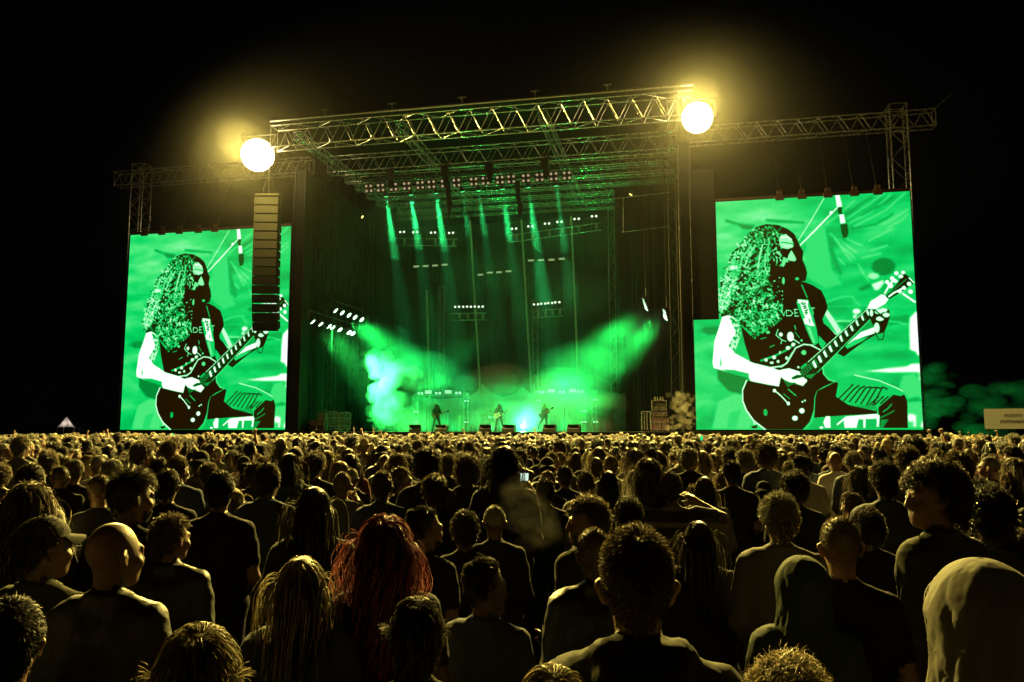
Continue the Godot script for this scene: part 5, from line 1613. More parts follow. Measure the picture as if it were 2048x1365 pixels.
func make_head() -> Shape:
	var f := Field.new(Vector3(-0.12, -0.23, -0.16), Vector3(0.12, 0.16, 0.14), 0.0085)
	f.ellipsoid(Vector3(0, 0.03, 0.015), Vector3(0.074, 0.095, 0.095), 0.03, 0)
	f.ellipsoid(Vector3(0, -0.03, -0.035), Vector3(0.061, 0.088, 0.064), 0.03, 0)
	f.ellipsoid(Vector3(0, -0.098, -0.058), Vector3(0.034, 0.023, 0.034), 0.03, 0)
	f.capsule(Vector3(0, -0.07, 0.02), Vector3(0, -0.165, 0.024), 0.053, 0.050, 0.03, 0)
	f.capsule(Vector3(-0.034, 0.022, -0.086), Vector3(0.034, 0.022, -0.086), 0.011, 0.011, 0.02, 0)
	for s in [-1.0, 1.0]:
		f.ellipsoid(Vector3(0.031 * s, 0.003, -0.106), Vector3(0.019, 0.013, 0.016), 0.012, 0, true)
		f.ellipsoid(Vector3(0.04 * s, -0.032, -0.07), Vector3(0.024, 0.022, 0.022), 0.02, 0)
		f.ellipsoid(Vector3(0.031 * s, 0.003, -0.088), Vector3(0.012, 0.011, 0.011), 0.006, 0)
		f.capsule(Vector3(0.077 * s, 0.018, 0.008), Vector3(0.088 * s, 0.006, 0.022), 0.010, 0.011, 0.008, 0)
		f.capsule(Vector3(0.088 * s, 0.006, 0.022), Vector3(0.075 * s, -0.036, 0.006), 0.011, 0.008, 0.008, 0)
		f.capsule(Vector3(0.074 * s, 0.0, 0.0), Vector3(0.074 * s, -0.03, 0.002), 0.009, 0.009, 0.008, 0)
	f.capsule(Vector3(0, 0.012, -0.096), Vector3(0, -0.026, -0.110), 0.008, 0.012, 0.012, 0)
	f.ellipsoid(Vector3(0, -0.034, -0.101), Vector3(0.018, 0.009, 0.012), 0.01, 0)
	f.capsule(Vector3(-0.021, -0.064, -0.09), Vector3(0.021, -0.064, -0.09), 0.008, 0.008, 0.006, 0)
	f.capsule(Vector3(-0.017, -0.077, -0.088), Vector3(0.017, -0.077, -0.088), 0.008, 0.008, 0.008, 0)
	return f.shapes(1)[0]

# a hand whose wrist is at the origin and whose fingers run along -y, palm towards -z, thumb on +x
func make_hand(pose: String) -> Shape:
	var f := Field.new(Vector3(-0.09, -0.24, -0.12), Vector3(0.12, 0.05, 0.08), 0.0058)
	f.capsule(Vector3(0, 0.03, 0), Vector3(0, -0.03, 0), 0.026, 0.026, 0.02, 0)
	f.ellipsoid(Vector3(0, -0.06, 0), Vector3(0.042, 0.05, 0.016), 0.02, 0)
	var lens := [0.072, 0.082, 0.077, 0.06]
	for k in 4:
		var x := 0.032 - 0.021 * k
		var l: float = lens[k]
		var a := Vector3(x, -0.095, 0)
		var bent := 0.5
		if pose == "horns": bent = 0.05 if k == 0 or k == 3 else 2.4
		elif pose == "hold": bent = 1.5
		elif pose == "fist": bent = 2.5
		var p := a
		var turn := 0.0
		for s in 3:
			turn += bent * float([0.45, 0.35, 0.2][s])
			var q: Vector3 = p + Vector3(x * 0.25 * float(pose == "horns"), -cos(turn), -sin(turn)) * l * [0.45, 0.32, 0.23][s]
			f.capsule(p, q, 0.0092 - 0.0008 * s, 0.0086 - 0.0008 * s, 0.006, 0)
			p = q
	var t0 := Vector3(0.032, -0.03, -0.004)
	var t1 := t0 + (Vector3(0.028, -0.03, -0.012) if pose != "horns" else Vector3(0.01, -0.03, -0.024))
	var t2 := t1 + (Vector3(0.008, -0.03, -0.012) if pose != "horns" else Vector3(-0.03, -0.018, -0.01))
	f.capsule(t0, t1, 0.014, 0.011, 0.012, 0)
	f.capsule(t1, t2, 0.0105, 0.008, 0.006, 0)
	return f.shapes(1)[0]

# joints of a pose; a is the side of -x, b the side of +x
func joints(pose: String) -> Dictionary:
	var j := {"a0": Vector3(-0.168, 1.388, 0.012), "a1": Vector3(-0.232, 1.11, 0.05), "a2": Vector3(-0.17, 0.98, -0.17), "b0": Vector3(0.168, 1.388, 0.012), "b1": Vector3(0.232, 1.11, 0.05), "b2": Vector3(0.17, 0.98, -0.17),
		"h0": Vector3(-0.09, 0.93, 0), "k0": Vector3(-0.105, 0.5, -0.01), "f0": Vector3(-0.115, 0.09, 0.03), "h1": Vector3(0.09, 0.93, 0), "k1": Vector3(0.105, 0.5, -0.01), "f1": Vector3(0.115, 0.09, 0.03)}
	match pose:
		"cheek":
			j.b1 = Vector3(0.3, 1.2, -0.1); j.b2 = Vector3(0.15, 1.44, -0.16)
		"phone":
			j.a1 = Vector3(-0.3, 1.42, -0.22); j.a2 = Vector3(-0.34, 1.66, -0.3)
			j.b1 = Vector3(0.02, 1.4, -0.28); j.b2 = Vector3(-0.16, 1.66, -0.34)
		"behind":
			j.a0 = Vector3(-0.19, 1.44, 0.0); j.a1 = Vector3(-0.42, 1.4, -0.06); j.a2 = Vector3(-0.22, 1.52, -0.2)
			j.b0 = Vector3(0.19, 1.44, 0.0); j.b1 = Vector3(0.42, 1.4, -0.06); j.b2 = Vector3(0.22, 1.52, -0.2)
		"horns":
			j.b0 = Vector3(0.185, 1.45, 0.0); j.b1 = Vector3(0.24, 1.7, -0.06); j.b2 = Vector3(0.22, 1.94, -0.09)
		"fist":
			j.b0 = Vector3(0.185, 1.45, 0.0); j.b1 = Vector3(0.27, 1.68, -0.1); j.b2 = Vector3(0.2, 1.9, -0.12)
		"guitar":
			j.a1 = Vector3(-0.31, 1.16, 0.06); j.a2 = Vector3(-0.38, 1.12, -0.2)
			j.b1 = Vector3(0.3, 1.13, 0.08); j.b2 = Vector3(0.13, 1.03, -0.15)
			j.k0 = Vector3(-0.2, 0.5, -0.05); j.f0 = Vector3(-0.3, 0.09, 0.02); j.k1 = Vector3(0.17, 0.5, -0.05); j.f1 = Vector3(0.26, 0.09, 0.06)
		"lunge":
			j.a1 = Vector3(-0.31, 1.16, 0.06); j.a2 = Vector3(-0.4, 1.14, -0.18)
			j.b1 = Vector3(0.3, 1.13, 0.08); j.b2 = Vector3(0.13, 1.03, -0.15)
			j.k0 = Vector3(-0.17, 0.52, -0.12); j.f0 = Vector3(-0.2, 0.09, 0.0); j.k1 = Vector3(0.34, 0.53, 0.0); j.f1 = Vector3(0.58, 0.09, 0.08)
		"camera":
			j.a1 = Vector3(-0.26, 1.16, -0.12); j.a2 = Vector3(-0.12, 1.4, -0.28); j.b1 = Vector3(0.26, 1.16, -0.12); j.b2 = Vector3(0.12, 1.4, -0.28)
	return j

func body_shapes(kind: String, pose: String, cell := 0.02) -> Array:
	var key := "%s %s %.3f" % [kind, pose, cell]
	if bodies.has(key): return bodies[key]
	var j := joints(pose)
	var hi := Vector3(0.62, 1.66, 0.34)
	if pose in ["horns", "fist", "phone"]: hi.y = 2.02
	var f := Field.new(Vector3(-0.62, -0.02, -0.46), hi, cell)
	var sleeve := kind in ["jacket", "hoodie", "hooded"]
	var g := 0.014 if kind == "jacket" else 0.018 if kind in ["hoodie", "hooded"] else 0.006
	# trunk
	for s in [-1.0, 1.0]:
		f.capsule(Vector3(0.075 * s, 0.98, 0.0), Vector3(0.080 * s, 1.31, -0.01), 0.098 + g, 0.104 + g, 0.07, 1)
		f.capsule(Vector3(0.066 * s, 1.345, 0.035), Vector3(0.09 * s, 1.2, 0.03), 0.072 + g, 0.078 + g, 0.05, 1)
		f.capsule(Vector3(0.030 * s, 1.478, 0.022), Vector3(0.145 * s, 1.405, 0.015), 0.036 + g * 0.6, 0.050 + g, 0.04, 1)
	f.capsule(Vector3(-0.13, 1.385, 0.012), Vector3(0.13, 1.385, 0.012), 0.060 + g, 0.060 + g, 0.05, 1)
	f.capsule(Vector3(-0.07, 0.95, 0), Vector3(0.07, 0.95, 0), 0.108 + g, 0.108 + g, 0.06, 1)
	f.capsule(Vector3(0, 1.455, 0.012), Vector3(0, 1.56, 0.002), 0.046, 0.052, 0.02, 0)
	f.capsule(Vector3(-0.035, 1.452, 0.03), Vector3(0.035, 1.452, 0.03), 0.044, 0.044, 0.03, 1)
	if kind == "polo" or kind == "jacket":
		var r := 0.066 if kind == "polo" else 0.072
		for k in 8:
			var a := TAU * k / 8.0
			var b := TAU * (k + 1) / 8.0
			f.capsule(Vector3(sin(a) * r, 1.487 - 0.012 * cos(a) * -1.0, 0.012 + cos(a) * r), Vector3(sin(b) * r, 1.487 + 0.012 * cos(b), 0.012 + cos(b) * r), 0.013, 0.013, 0.012, 1)
	if kind == "hoodie":
		f.capsule(Vector3(-0.085, 1.49, 0.06), Vector3(0.085, 1.49, 0.06), 0.038, 0.038, 0.03, 1)
		f.capsule(Vector3(-0.06, 1.45, 0.115), Vector3(0.06, 1.45, 0.115), 0.042, 0.042, 0.04, 1)
		f.capsule(Vector3(-0.095, 1.5, 0.04), Vector3(-0.06, 1.485, -0.06), 0.026, 0.02, 0.02, 1)
		f.capsule(Vector3(0.095, 1.5, 0.04), Vector3(0.06, 1.485, -0.06), 0.026, 0.02, 0.02, 1)
	# arms
	for s in ["a", "b"]:
		var p: Vector3 = j[s + "0"]
		var q: Vector3 = j[s + "1"]
		var r: Vector3 = j[s + "2"]
		if sleeve:
			f.capsule(p, q, 0.050 + g, 0.042 + g, 0.035, 1)
			f.capsule(q, r, 0.042 + g, 0.031 + g, 0.02, 1)
		else:
			f.capsule(p, p.lerp(q, 0.62), 0.053 + g, 0.052 + g, 0.035, 1)
			f.capsule(p.lerp(q, 0.3), q, 0.044, 0.038, 0.008, 0)
			f.capsule(q, r, 0.042, 0.027, 0.02, 0)
	# legs and shoes
	for s in ["0", "1"]:
		var p: Vector3 = j["h" + s]
		var q: Vector3 = j["k" + s]
		var r: Vector3 = j["f" + s]
		f.capsule(p, q, 0.1, 0.066, 0.05, 2)
		f.capsule(q, r, 0.066, 0.05, 0.03, 2)
		f.capsule(r + Vector3(0, -0.045, 0.02), r + Vector3(0, -0.05, -0.16), 0.042, 0.036, 0.03, 2)
	var out := f.shapes(3, fold_noise, {"jacket": 0.017, "hoodie": 0.020, "hooded": 0.020, "polo": 0.011, "tee": 0.012}.get(kind, 0.01))
	bodies[key] = out
	return out

func hand_at(pose: String, wrist: Vector3, elbow: Vector3, side: float) -> Transform3D:
	var y := (elbow - wrist).normalized()
	var palm := Vector3(-side * 0.7, 0, -0.7)
	if pose in ["horns", "fist"]: palm = Vector3(0, 0, -1)
	var z := -(palm - y * palm.dot(y)).normalized()
	var x := y.cross(z)
	return Transform3D(Basis(x * side, y, z), wrist)

# the whole figure as one mesh of three surfaces
func figure(kind: String, pose: String, head_turn: float) -> ArrayMesh:
	var key := "%s %s %d" % [kind, pose, roundi(head_turn / 15.0)]
	if figures.has(key): return figures[key]
	var shapes := body_shapes(kind, pose)
	var skin := Shape.new()
	skin.add(shapes[0])
	skin.add(head_shape, Transform3D(Basis(Vector3.UP, deg_to_rad(roundi(head_turn / 15.0) * 15.0)), HEAD))
	var j := joints(pose)
	for s in ["a", "b"]:
		var hp := "relaxed"
		if pose in ["horns", "fist"] and s == "b": hp = pose
		elif pose in ["phone", "guitar", "lunge", "camera"]: hp = "hold"
		if not hands.has(hp): hands[hp] = make_hand(hp)
		skin.add(hands[hp], hand_at(pose if s == "b" else "", j[s + "2"], j[s + "1"], -1.0 if s == "a" else 1.0))
	var m := ArrayMesh.new()
	skin.into(m)
	shapes[1].into(m)
	shapes[2].into(m)
	figures[key] = m
	return m

# hair grown as strands from the scalp; coordinates about the middle of the head
const SCALP := Vector3(0, 0.03, 0.015)
const SKULL := Vector3(0.078, 0.099, 0.099)
const STYLES := {
	# count, length, steps, lift, gravity, curl, turns, volume, width, jitter, forward sweep
	"crop": [7000, 0.012, 1, 0.75, 0.0, 0.0, 0.0, 0.02, 0.0016, 0.35, 0.0],
	"fade": [9000, 0.030, 3, 0.30, 0.1, 0.002, 3.0, 0.07, 0.0015, 0.30, 0.25],
	"short": [7000, 0.034, 3, 0.27, 0.15, 0.003, 3.0, 0.08, 0.0017, 0.35, 0.1],
	"combed": [8500, 0.070, 5, 0.16, 0.25, 0.003, 2.0, 0.09, 0.0016, 0.20, 0.1],
	"tousled": [7000, 0.044, 3, 0.48, 0.1, 0.005, 3.0, 0.12, 0.0017, 0.55, 0.1],
	"quiff": [7000, 0.052, 4, 0.42, 0.1, 0.006, 3.0, 0.16, 0.0017, 0.35, 0.6],
	"curly": [6000, 0.066, 6, 0.80, 0.25, 0.010, 13.0, 0.26, 0.0018, 0.45, 0.0],
	"bigcurl": [7500, 0.080, 7, 0.75, 0.25, 0.011, 14.0, 0.36, 0.0017, 0.45, 0.3],
	"long": [6500, 0.38, 10, 0.12, 0.9, 0.003, 3.0, 0.12, 0.0021, 0.10, 0.0],
	"longmessy": [6500, 0.40, 11, 0.14, 0.95, 0.009, 6.0, 0.18, 0.0020, 0.22, 0.0],
	"frizzy": [6500, 0.34, 10, 0.30, 0.7, 0.012, 12.0, 0.34, 0.0020, 0.35, 0.0],
	"redcurl": [9500, 0.42, 14, 0.28, 0.75, 0.011, 17.0, 0.34, 0.0017, 0.34, 0.0],
	"bun": [6500, 0.060, 4, 0.12, 0.0, 0.002, 2.0, 0.05, 0.0017, 0.2, -0.3],
	"cap": [3600, 0.045, 3, 0.2, 0.5, 0.003, 2.0, 0.05, 0.0019, 0.2, 0.0],
	"bob": [5500, 0.22, 7, 0.14, 0.9, 0.004, 3.0, 0.14, 0.0022, 0.15, 0.0],
	"beard": [3000, 0.014, 2, 0.4, 0.6, 0.002, 3.0, 0.1, 0.0016, 0.35, 0.0],
}

func hair_mesh(style: String, seed_: int, thin := 1.0) -> ArrayMesh:
	var key := "%s %d %.2f" % [style, seed_, thin]
	if hairs.has(key): return hairs[key]
	var r := RandomNumberGenerator.new()
	r.seed = seed_ * 7919 + hash(style) % 100000
	var q: Array = STYLES[style]
	var count := int(q[0] * thin)
	var length: float = q[1]
	var steps := maxi(1, int(q[2] * (1.0 if thin > 0.5 else 0.6)))
	var lift: float = q[3]
	var gravity: float = q[4]
	var curl: float = q[5]
	var turns: float = q[6]
	var volume: float = q[7]
	var width: float = q[8] / sqrt(thin)
	var jitter: float = q[9]
	var sweep: float = q[10]
	var beard := style == "beard"
	var v := PackedVector3Array()
	var n := PackedVector3Array()
	var c := PackedColorArray()
	var idx := PackedInt32Array()
	var crown := Vector3(0.015, 0.93, 0.36).normalized()
	var made := 0
	var k := 0
	var wave := Vector3(r.randf(), r.randf(), r.randf()) * 50.0
	while made < count and k < count * 5:
		k += 1
		var y := r.randf_range(-0.8, 1.0)
		var a := r.randf_range(-PI, PI)
		var h := sqrt(maxf(0.0, 1.0 - y * y))
		var u := Vector3(sin(a) * h, y, cos(a) * h)
		if beard:
			if not (u.z < -0.1 and u.y < -0.28 and absf(u.x) < 0.97 and not (absf(u.x) < 0.32 and u.y > -0.5 and u.y < -0.28)): continue
		else:
			var nape := -0.80 + 0.2 * absf(u.x)
			if u.z < -0.15 and u.y < 0.45 + 0.12 * absf(u.x): continue
			if u.z < 0.15 and u.y < -0.02 - 0.3 * float(style in ["long", "longmessy", "frizzy", "redcurl", "bob"]): continue
			if u.y < nape: continue
			if style == "cap" and u.y > 0.1: continue
		made += 1
		var nn := (u / SKULL).normalized()
		var p := SCALP + u * SKULL * 0.985
		if not beard and u.y < -0.3 and u.z > 0.0:
			# down the nape on to the neck
			var low := clampf((-0.3 - u.y) / 0.5, 0.0, 1.0)
			var flat_dir := Vector2(u.x, u.z).normalized()
			var ring := Vector2(0.0735, 0.0935).lerp(Vector2(0.057, 0.056), low)
			p = Vector3(flat_dir.x * ring.x, lerpf(0.0, -0.098 + 0.03 * absf(flat_dir.x), low), lerpf(0.015, 0.027, low) + flat_dir.y * ring.y)
			nn = Vector3(flat_dir.x, -0.15, flat_dir.y).normalized()
		if beard:
			p = Vector3(u.x * 0.060, -0.035 + u.y * 0.098, -0.030 + u.z * 0.066)
			nn = u
		var comb := (u - crown * u.dot(crown)).normalized()
		if style == "bun": comb = (Vector3(0, 0.085, 0.11) - u * 0.09).normalized()
		comb = (comb + Vector3(0, 0, -sweep)).normalized()
		var near_crown := smoothstep(0.55, 1.0, u.dot(crown))
		comb = comb.rotated(nn, 1.3 * near_crown)
		if not beard: comb = (comb - nn * comb.dot(nn)).normalized()
		var clump := noise.get_noise_3dv(u * 190.0 + wave)
		var dir := (nn * (lift + 0.12 * near_crown) + comb * (1.0 - lift) + Vector3(r.randfn(), r.randfn(), r.randfn()) * jitter * 0.4 + nn.cross(comb) * clump * 0.6).normalized()
		var own := length * (0.72 + 0.36 * r.randf() + 0.25 * clump)
		if style == "fade": own *= clampf(0.35 + 0.9 * (u.y + 0.15), 0.3, 1.1)
		if style == "quiff": own *= clampf(0.35 + 1.2 * u.y - 0.5 * u.z, 0.25, 1.4)
		if style in ["crop"]: own *= 0.8 + 0.3 * u.y
		var layer := 1.02 + volume * pow(r.randf(), 0.6)
		var phase := r.randf() * TAU + clump * 6.0
		var tone := clampf(0.85 + 0.13 * r.randfn() + 0.3 * clump, 0.4, 1.5)
		var spin := r.randf() * TAU
		var base := v.size()
		var l := own / steps
		var side0 := Vector3(cos(spin), sin(spin * 1.7), sin(spin)).normalized()
		for s in steps + 1:
			var at := float(s) / steps
			var e1 := dir.cross(side0).normalized()
			var e2 := dir.cross(e1)
			var off := Vector3.ZERO
			if curl > 0.0 and s > 0:
				var t := phase + at * turns
				off = (e1 * cos(t) + e2 * sin(t)) * curl * minf(1.0, at * 2.5)
			var w := width * (1.0 if s < steps else 0.35) * (0.8 + 0.4 * at if steps > 4 else 1.0)
			var o := p + off
			v.push_back(o + e1 * w * 0.5)
			v.push_back(o - e1 * w * 0.5)
			var face_n := e2 if e2.dot(nn) > 0.0 else -e2
			face_n = (face_n + nn * 0.35).normalized()
			n.push_back(face_n)
			n.push_back(face_n)
			c.push_back(Color(tone, tone, tone))
			c.push_back(Color(tone, tone, tone))
			if s == steps: break
			dir = (dir + Vector3(0, -gravity * (0.7 + 1.6 * at), 0) * (1.0 if steps > 4 else 0.5) + comb * 0.05 + Vector3(r.randfn(), r.randfn(), r.randfn()) * jitter * 0.18).normalized()
			p += dir * l
			if not beard:
				var e := (p - SCALP) / SKULL
				var m := e.length()
				var least := layer if s >= steps / 3 else 1.01 + (layer - 1.01) * float(s) / maxf(1.0, steps / 3.0)
				if m < least and p.y > -0.09:
					p = SCALP + e / m * least * SKULL
				elif p.y <= -0.09 and steps > 4:
					# the neck and the shoulders carry long hair
					var flat := Vector2(p.x, p.z - 0.025)
					var rr := 0.062 + volume * 0.09 * pow(r.randf(), 0.5)
					if flat.length() < rr and flat.length() > 0.001:
						flat = flat.normalized() * rr
						p.x = flat.x
						p.z = flat.y + 0.025
					var t := (p - Vector3(0, -0.37, 0.0)) / Vector3(0.185, 0.16, 0.135)
					if t.length() < 1.0: p = Vector3(0, -0.37, 0.0) + t.normalized() * Vector3(0.185, 0.16, 0.135)
		for s in steps:
			var b := base + 2 * s
			idx.append_array(PackedInt32Array([b, b + 1, b + 2, b + 1, b + 3, b + 2]))
	if style == "bun":
		var knot := Vector3(0.0, 0.105, 0.105)
		for s in int(900 * thin):
			var u := Vector3(r.randfn(), r.randfn(), r.randfn()).normalized()
			var t := u.cross(Vector3(r.randfn(), r.randfn(), r.randfn())).normalized()
			var base := v.size()
			for i in 4:
				var o := knot + (u + t * (i - 1.5) * 0.5).normalized() * 0.031 * r.randf_range(0.94, 1.12)
				v.push_back(o + u.cross(t) * 0.0015)
				v.push_back(o - u.cross(t) * 0.0015)
				n.push_back(u); n.push_back(u)
				var tone := r.randf_range(0.6, 1.2)
				c.push_back(Color(tone, tone, tone)); c.push_back(Color(tone, tone, tone))
			for i in 3:
				var b := base + 2 * i
				idx.append_array(PackedInt32Array([b, b + 1, b + 2, b + 1, b + 3, b + 2]))
	# the scalp under the strands
	if not beard and style != "cap":
		var s0 := v.size()
		var rings := 14
		var sides := 26
		for i in rings + 1:
			for s in sides + 1:
				var a := TAU * s / sides
				var u := Vector3(sin(a), 0, cos(a))
				var low := -0.42 if cos(a) > 0.15 else -0.02 if cos(a) > -0.15 else 0.5
				if cos(a) > 0.15: low += 0.25 * absf(sin(a))
				var y := lerpf(1.0, low, float(i) / rings)
				u = Vector3(sin(a) * sqrt(maxf(0.0, 1.0 - y * y)), y, cos(a) * sqrt(maxf(0.0, 1.0 - y * y)))
				var bump := 1.005 + volume * (0.45 if steps < 8 else 0.12) * (0.7 + 0.6 * noise.get_noise_3dv(u * 160.0 + wave)) * (1.0 - pow(float(i) / rings, 4.0))
				v.push_back(SCALP + u * SKULL * bump)
				n.push_back((u / SKULL).normalized())
				c.push_back(Color(0.85, 0.85, 0.85))
		for i in rings:
			for s in sides:
				var b := s0 + i * (sides + 1) + s
				idx.append_array(PackedInt32Array([b, b + 1, b + sides + 1, b + 1, b + sides + 2, b + sides + 1]))
	var arr := []
	arr.resize(Mesh.ARRAY_MAX)
	arr[Mesh.ARRAY_VERTEX] = v
	arr[Mesh.ARRAY_NORMAL] = n
	arr[Mesh.ARRAY_COLOR] = c
	arr[Mesh.ARRAY_INDEX] = idx
	var m := ArrayMesh.new()
	m.add_surface_from_arrays(Mesh.PRIMITIVE_TRIANGLES, arr)
	hairs[key] = m
	return m

const HAIR_TONES := {"black": Vector3(0.026, 0.023, 0.018), "dark": Vector3(0.065, 0.052, 0.032), "brown": Vector3(0.165, 0.122, 0.064), "greybrown": Vector3(0.18, 0.155, 0.11), "ash": Vector3(0.33, 0.31, 0.22), "grey": Vector3(0.29, 0.28, 0.22), "white": Vector3(0.62, 0.60, 0.48), "fair": Vector3(0.36, 0.29, 0.14), "red": Vector3(0.24, 0.05, 0.042)}

func hair_material(tone: String) -> StandardMaterial3D:
	var key := "hair " + tone
	if mats.has(key): return mats[key]
	var t: Vector3 = HAIR_TONES[tone]
	var m := paint(key, lin(t.x, t.y, t.z), 0.5)
	m.vertex_color_use_as_albedo = true
	m.metallic_specular = 0.45
	m.rim_enabled = true
	m.rim = 0.5
	m.rim_tint = 0.5
	m.backlight_enabled = true
	m.backlight = Color(0.14, 0.14, 0.14)
	return m

func skin_material(k: int) -> StandardMaterial3D:
	var tones := [Vector3(0.20, 0.115, 0.078), Vector3(0.16, 0.09, 0.06), Vector3(0.12, 0.068, 0.045)]
	var key := "skin %d" % k
	if mats.has(key): return mats[key]
	var t: Vector3 = tones[k]
	var m := paint(key, lin(t.x, t.y, t.z), 0.5)
	m.subsurf_scatter_enabled = true
	m.subsurf_scatter_strength = 0.25
	m.heightmap_enabled = true
	m.heightmap_texture = tex.fine
	m.heightmap_scale = 0.12
	m.uv1_triplanar = true
	m.uv1_scale = Vector3.ONE * 9.0
	return m

func top_material(k: int) -> StandardMaterial3D:
	match k:
		0: return cloth("black cotton", lin(0.014, 0.014, 0.015), 0.35, 2.0, 0.25)
		1: return cloth("charcoal knit", lin(0.024, 0.023, 0.024), 0.4, 2.2, 0.35)
		2: return cloth("dark leather", lin(0.016, 0.014, 0.012), 0.5, 2.0, 0.0, 0.55)
		3: return cloth("dark olive canvas", lin(0.030, 0.031, 0.020), 0.4, 2.0, 0.3)
		4: return cloth("black leather", lin(0.011, 0.011, 0.011), 0.5, 2.0, 0.0, 0.52)
		5: return cloth("black pique", lin(0.012, 0.012, 0.013), 0.6, 3.0, 0.25)
		6: return cloth("blue denim", lin(0.045, 0.06, 0.09), 0.4, 2.4, 0.25)
		7: return cloth("grey cotton", lin(0.11, 0.11, 0.105), 0.35, 2.0, 0.3)
		8: return cloth("white cotton", lin(0.55, 0.54, 0.5), 0.35, 2.0, 0.2)
		9:
			if mats.has("striped cotton"): return mats["striped cotton"]
			var m := cloth("striped cotton", Color.WHITE, 0.35, 2.0, 0.25)
			var im := Image.create(64, 64, false, Image.FORMAT_RGB8)
			im.fill(lin(0.035, 0.036, 0.035))
			for y in range(0, 64, 16): im.fill_rect(Rect2i(0, y, 64, 5), lin(0.2, 0.2, 0.18))
			m.albedo_texture = ImageTexture.create_from_image(im)
			return m
		10:
			var fleece := cloth("pale grey fleece", lin(0.15, 0.145, 0.125), 0.5, 2.0, 0.3)
			fleece.backlight_enabled = true
			fleece.backlight = Color(0.35, 0.35, 0.35)
			return fleece
		11: return cloth("dark green fleece", lin(0.03, 0.042, 0.026), 0.5, 2.0, 0.4)
		12: return cloth("brown jacket cloth", lin(0.06, 0.042, 0.026), 0.4, 2.0, 0.3)
		_: return cloth("dull red cotton", lin(0.10, 0.022, 0.018), 0.35, 2.0, 0.3)

func hood_mesh() -> ArrayMesh:
	if hairs.has("hood"): return hairs["hood"]
	var pts := PackedVector3Array()
	var cols := 97
	var rows := 44
	for i in rows:
		var t := float(i) / (rows - 1)
		for j in cols:
			# round the head from the edge beside one cheek over the back to the other
			var wide := lerpf(PI, 2.2, smoothstep(0.16, 0.42, t))
			var a := lerpf(-wide, wide, float(j) / (cols - 1))
			var y: float
			var rx: float
			var rz: float
			if t < 0.5:
				var up := cos(t * PI)
				var out := sin(t * PI)
				y = 0.035 + up * 0.125
				rx = 0.118 * out
				rz = 0.142 * out
			else:
				var s := (t - 0.5) * 2.0
				y = 0.035 - s * 0.30
				rx = 0.118 - 0.018 * sin(s * PI) + 0.065 * s * s
				rz = 0.142 - 0.050 * sin(minf(1.0, s * 1.2) * PI * 0.5) + 0.05 * s * s
			var fold := noise.get_noise_3d(sin(a) * 45.0 + 11.0, y * 90.0, cos(a) * 45.0) * smoothstep(0.04, 0.35, t)
			var crease := pow(absf(sin(a * 4.5 + 3.0 * noise.get_noise_2d(a * 25.0, t * 70.0) + t * 3.0)), 0.6) * smoothstep(0.12, 0.7, t) - 0.4 * smoothstep(0.12, 0.7, t)
			var k := 1.0 + 0.06 * fold + 0.13 * crease
			pts.push_back(Vector3(sin(a) * rx * k, y + 0.008 * fold, 0.015 + cos(a) * rz * k))
	var s := Shape.new()
	s.grid(pts, cols, Vector3(0, 0.3, 1))
	for k in s.n.size():
		var out := (s.v[k] - Vector3(0, 0.0, 0.0)) * Vector3(1, 0.5, 1)
		if s.n[k].dot(out) < 0.0: s.n[k] = -s.n[k]
	# the rim of the opening
	var rim := Shape.new()
	for i in range(rows / 3, rows - 1):
		for j in [0, cols - 1]:
			rim.tube(pts[i * cols + j], pts[(i + 1) * cols + j], 0.009, 0.009, 6)
	s.add(rim)
	hairs["hood"] = s.mesh()
	return hairs["hood"]

func cap_mesh(back_to_front := false) -> ArrayMesh:
	var key := "cap %s" % back_to_front
	if hairs.has(key): return hairs[key]
	var s := Shape.new()
	var prof := []
	for i in 9:
		var a := PI * 0.5 * i / 8.0
		prof.append(Vector2(0.088 * cos(a), 0.085 * sin(a)))
	s.lathe(prof, Vector3(0, 0.055, 0.012), Basis().scaled(Vector3(0.95, 1, 1.2)), 28)
	s.lathe([Vector2(0.0, 0.09), Vector2(0.008, 0.088), Vector2(0.009, 0.083)], Vector3(0, 0.055, 0.012), Basis(), 10)
	var f := 1.0 if back_to_front else -1.0
	var pts := PackedVector3Array()
	for i in 4:
		for j in 13:
			var a := lerpf(-1.0, 1.0, j / 12.0)
			var r := 1.0 + 0.22 * i
			pts.push_back(Vector3(sin(a) * 0.086 * (1.0 + 0.06 * i), 0.058 - 0.004 * i - 0.010 * i * a * a, 0.012 + f * cos(a) * 0.104 * r))
	s.grid(pts, 13, Vector3.UP)
	for k in pts.size(): pts[k].y -= 0.005
	s.grid(pts, 13, Vector3.DOWN)
	hairs[key] = s.mesh()
	return hairs[key]

func glasses_mesh() -> ArrayMesh:
	if hairs.has("glasses"): return hairs["glasses"]
	var s := Shape.new()
	for side in [-1.0, 1.0]:
		var ring := []
		for k in 13: ring.append(Vector3(side * 0.034 + cos(TAU * k / 12.0) * 0.026, 0.004 + sin(TAU * k / 12.0) * 0.019, -0.118))
		s.path(ring, 0.0018)
		s.path([Vector3(side * 0.06, 0.008, -0.117), Vector3(side * 0.082, 0.01, -0.06), Vector3(side * 0.086, 0.004, 0.012)], 0.0018)
	s.path([Vector3(-0.009, 0.008, -0.12), Vector3(0.009, 0.008, -0.12)], 0.0018)
	hairs["glasses"] = s.mesh()
	return hairs["glasses"]

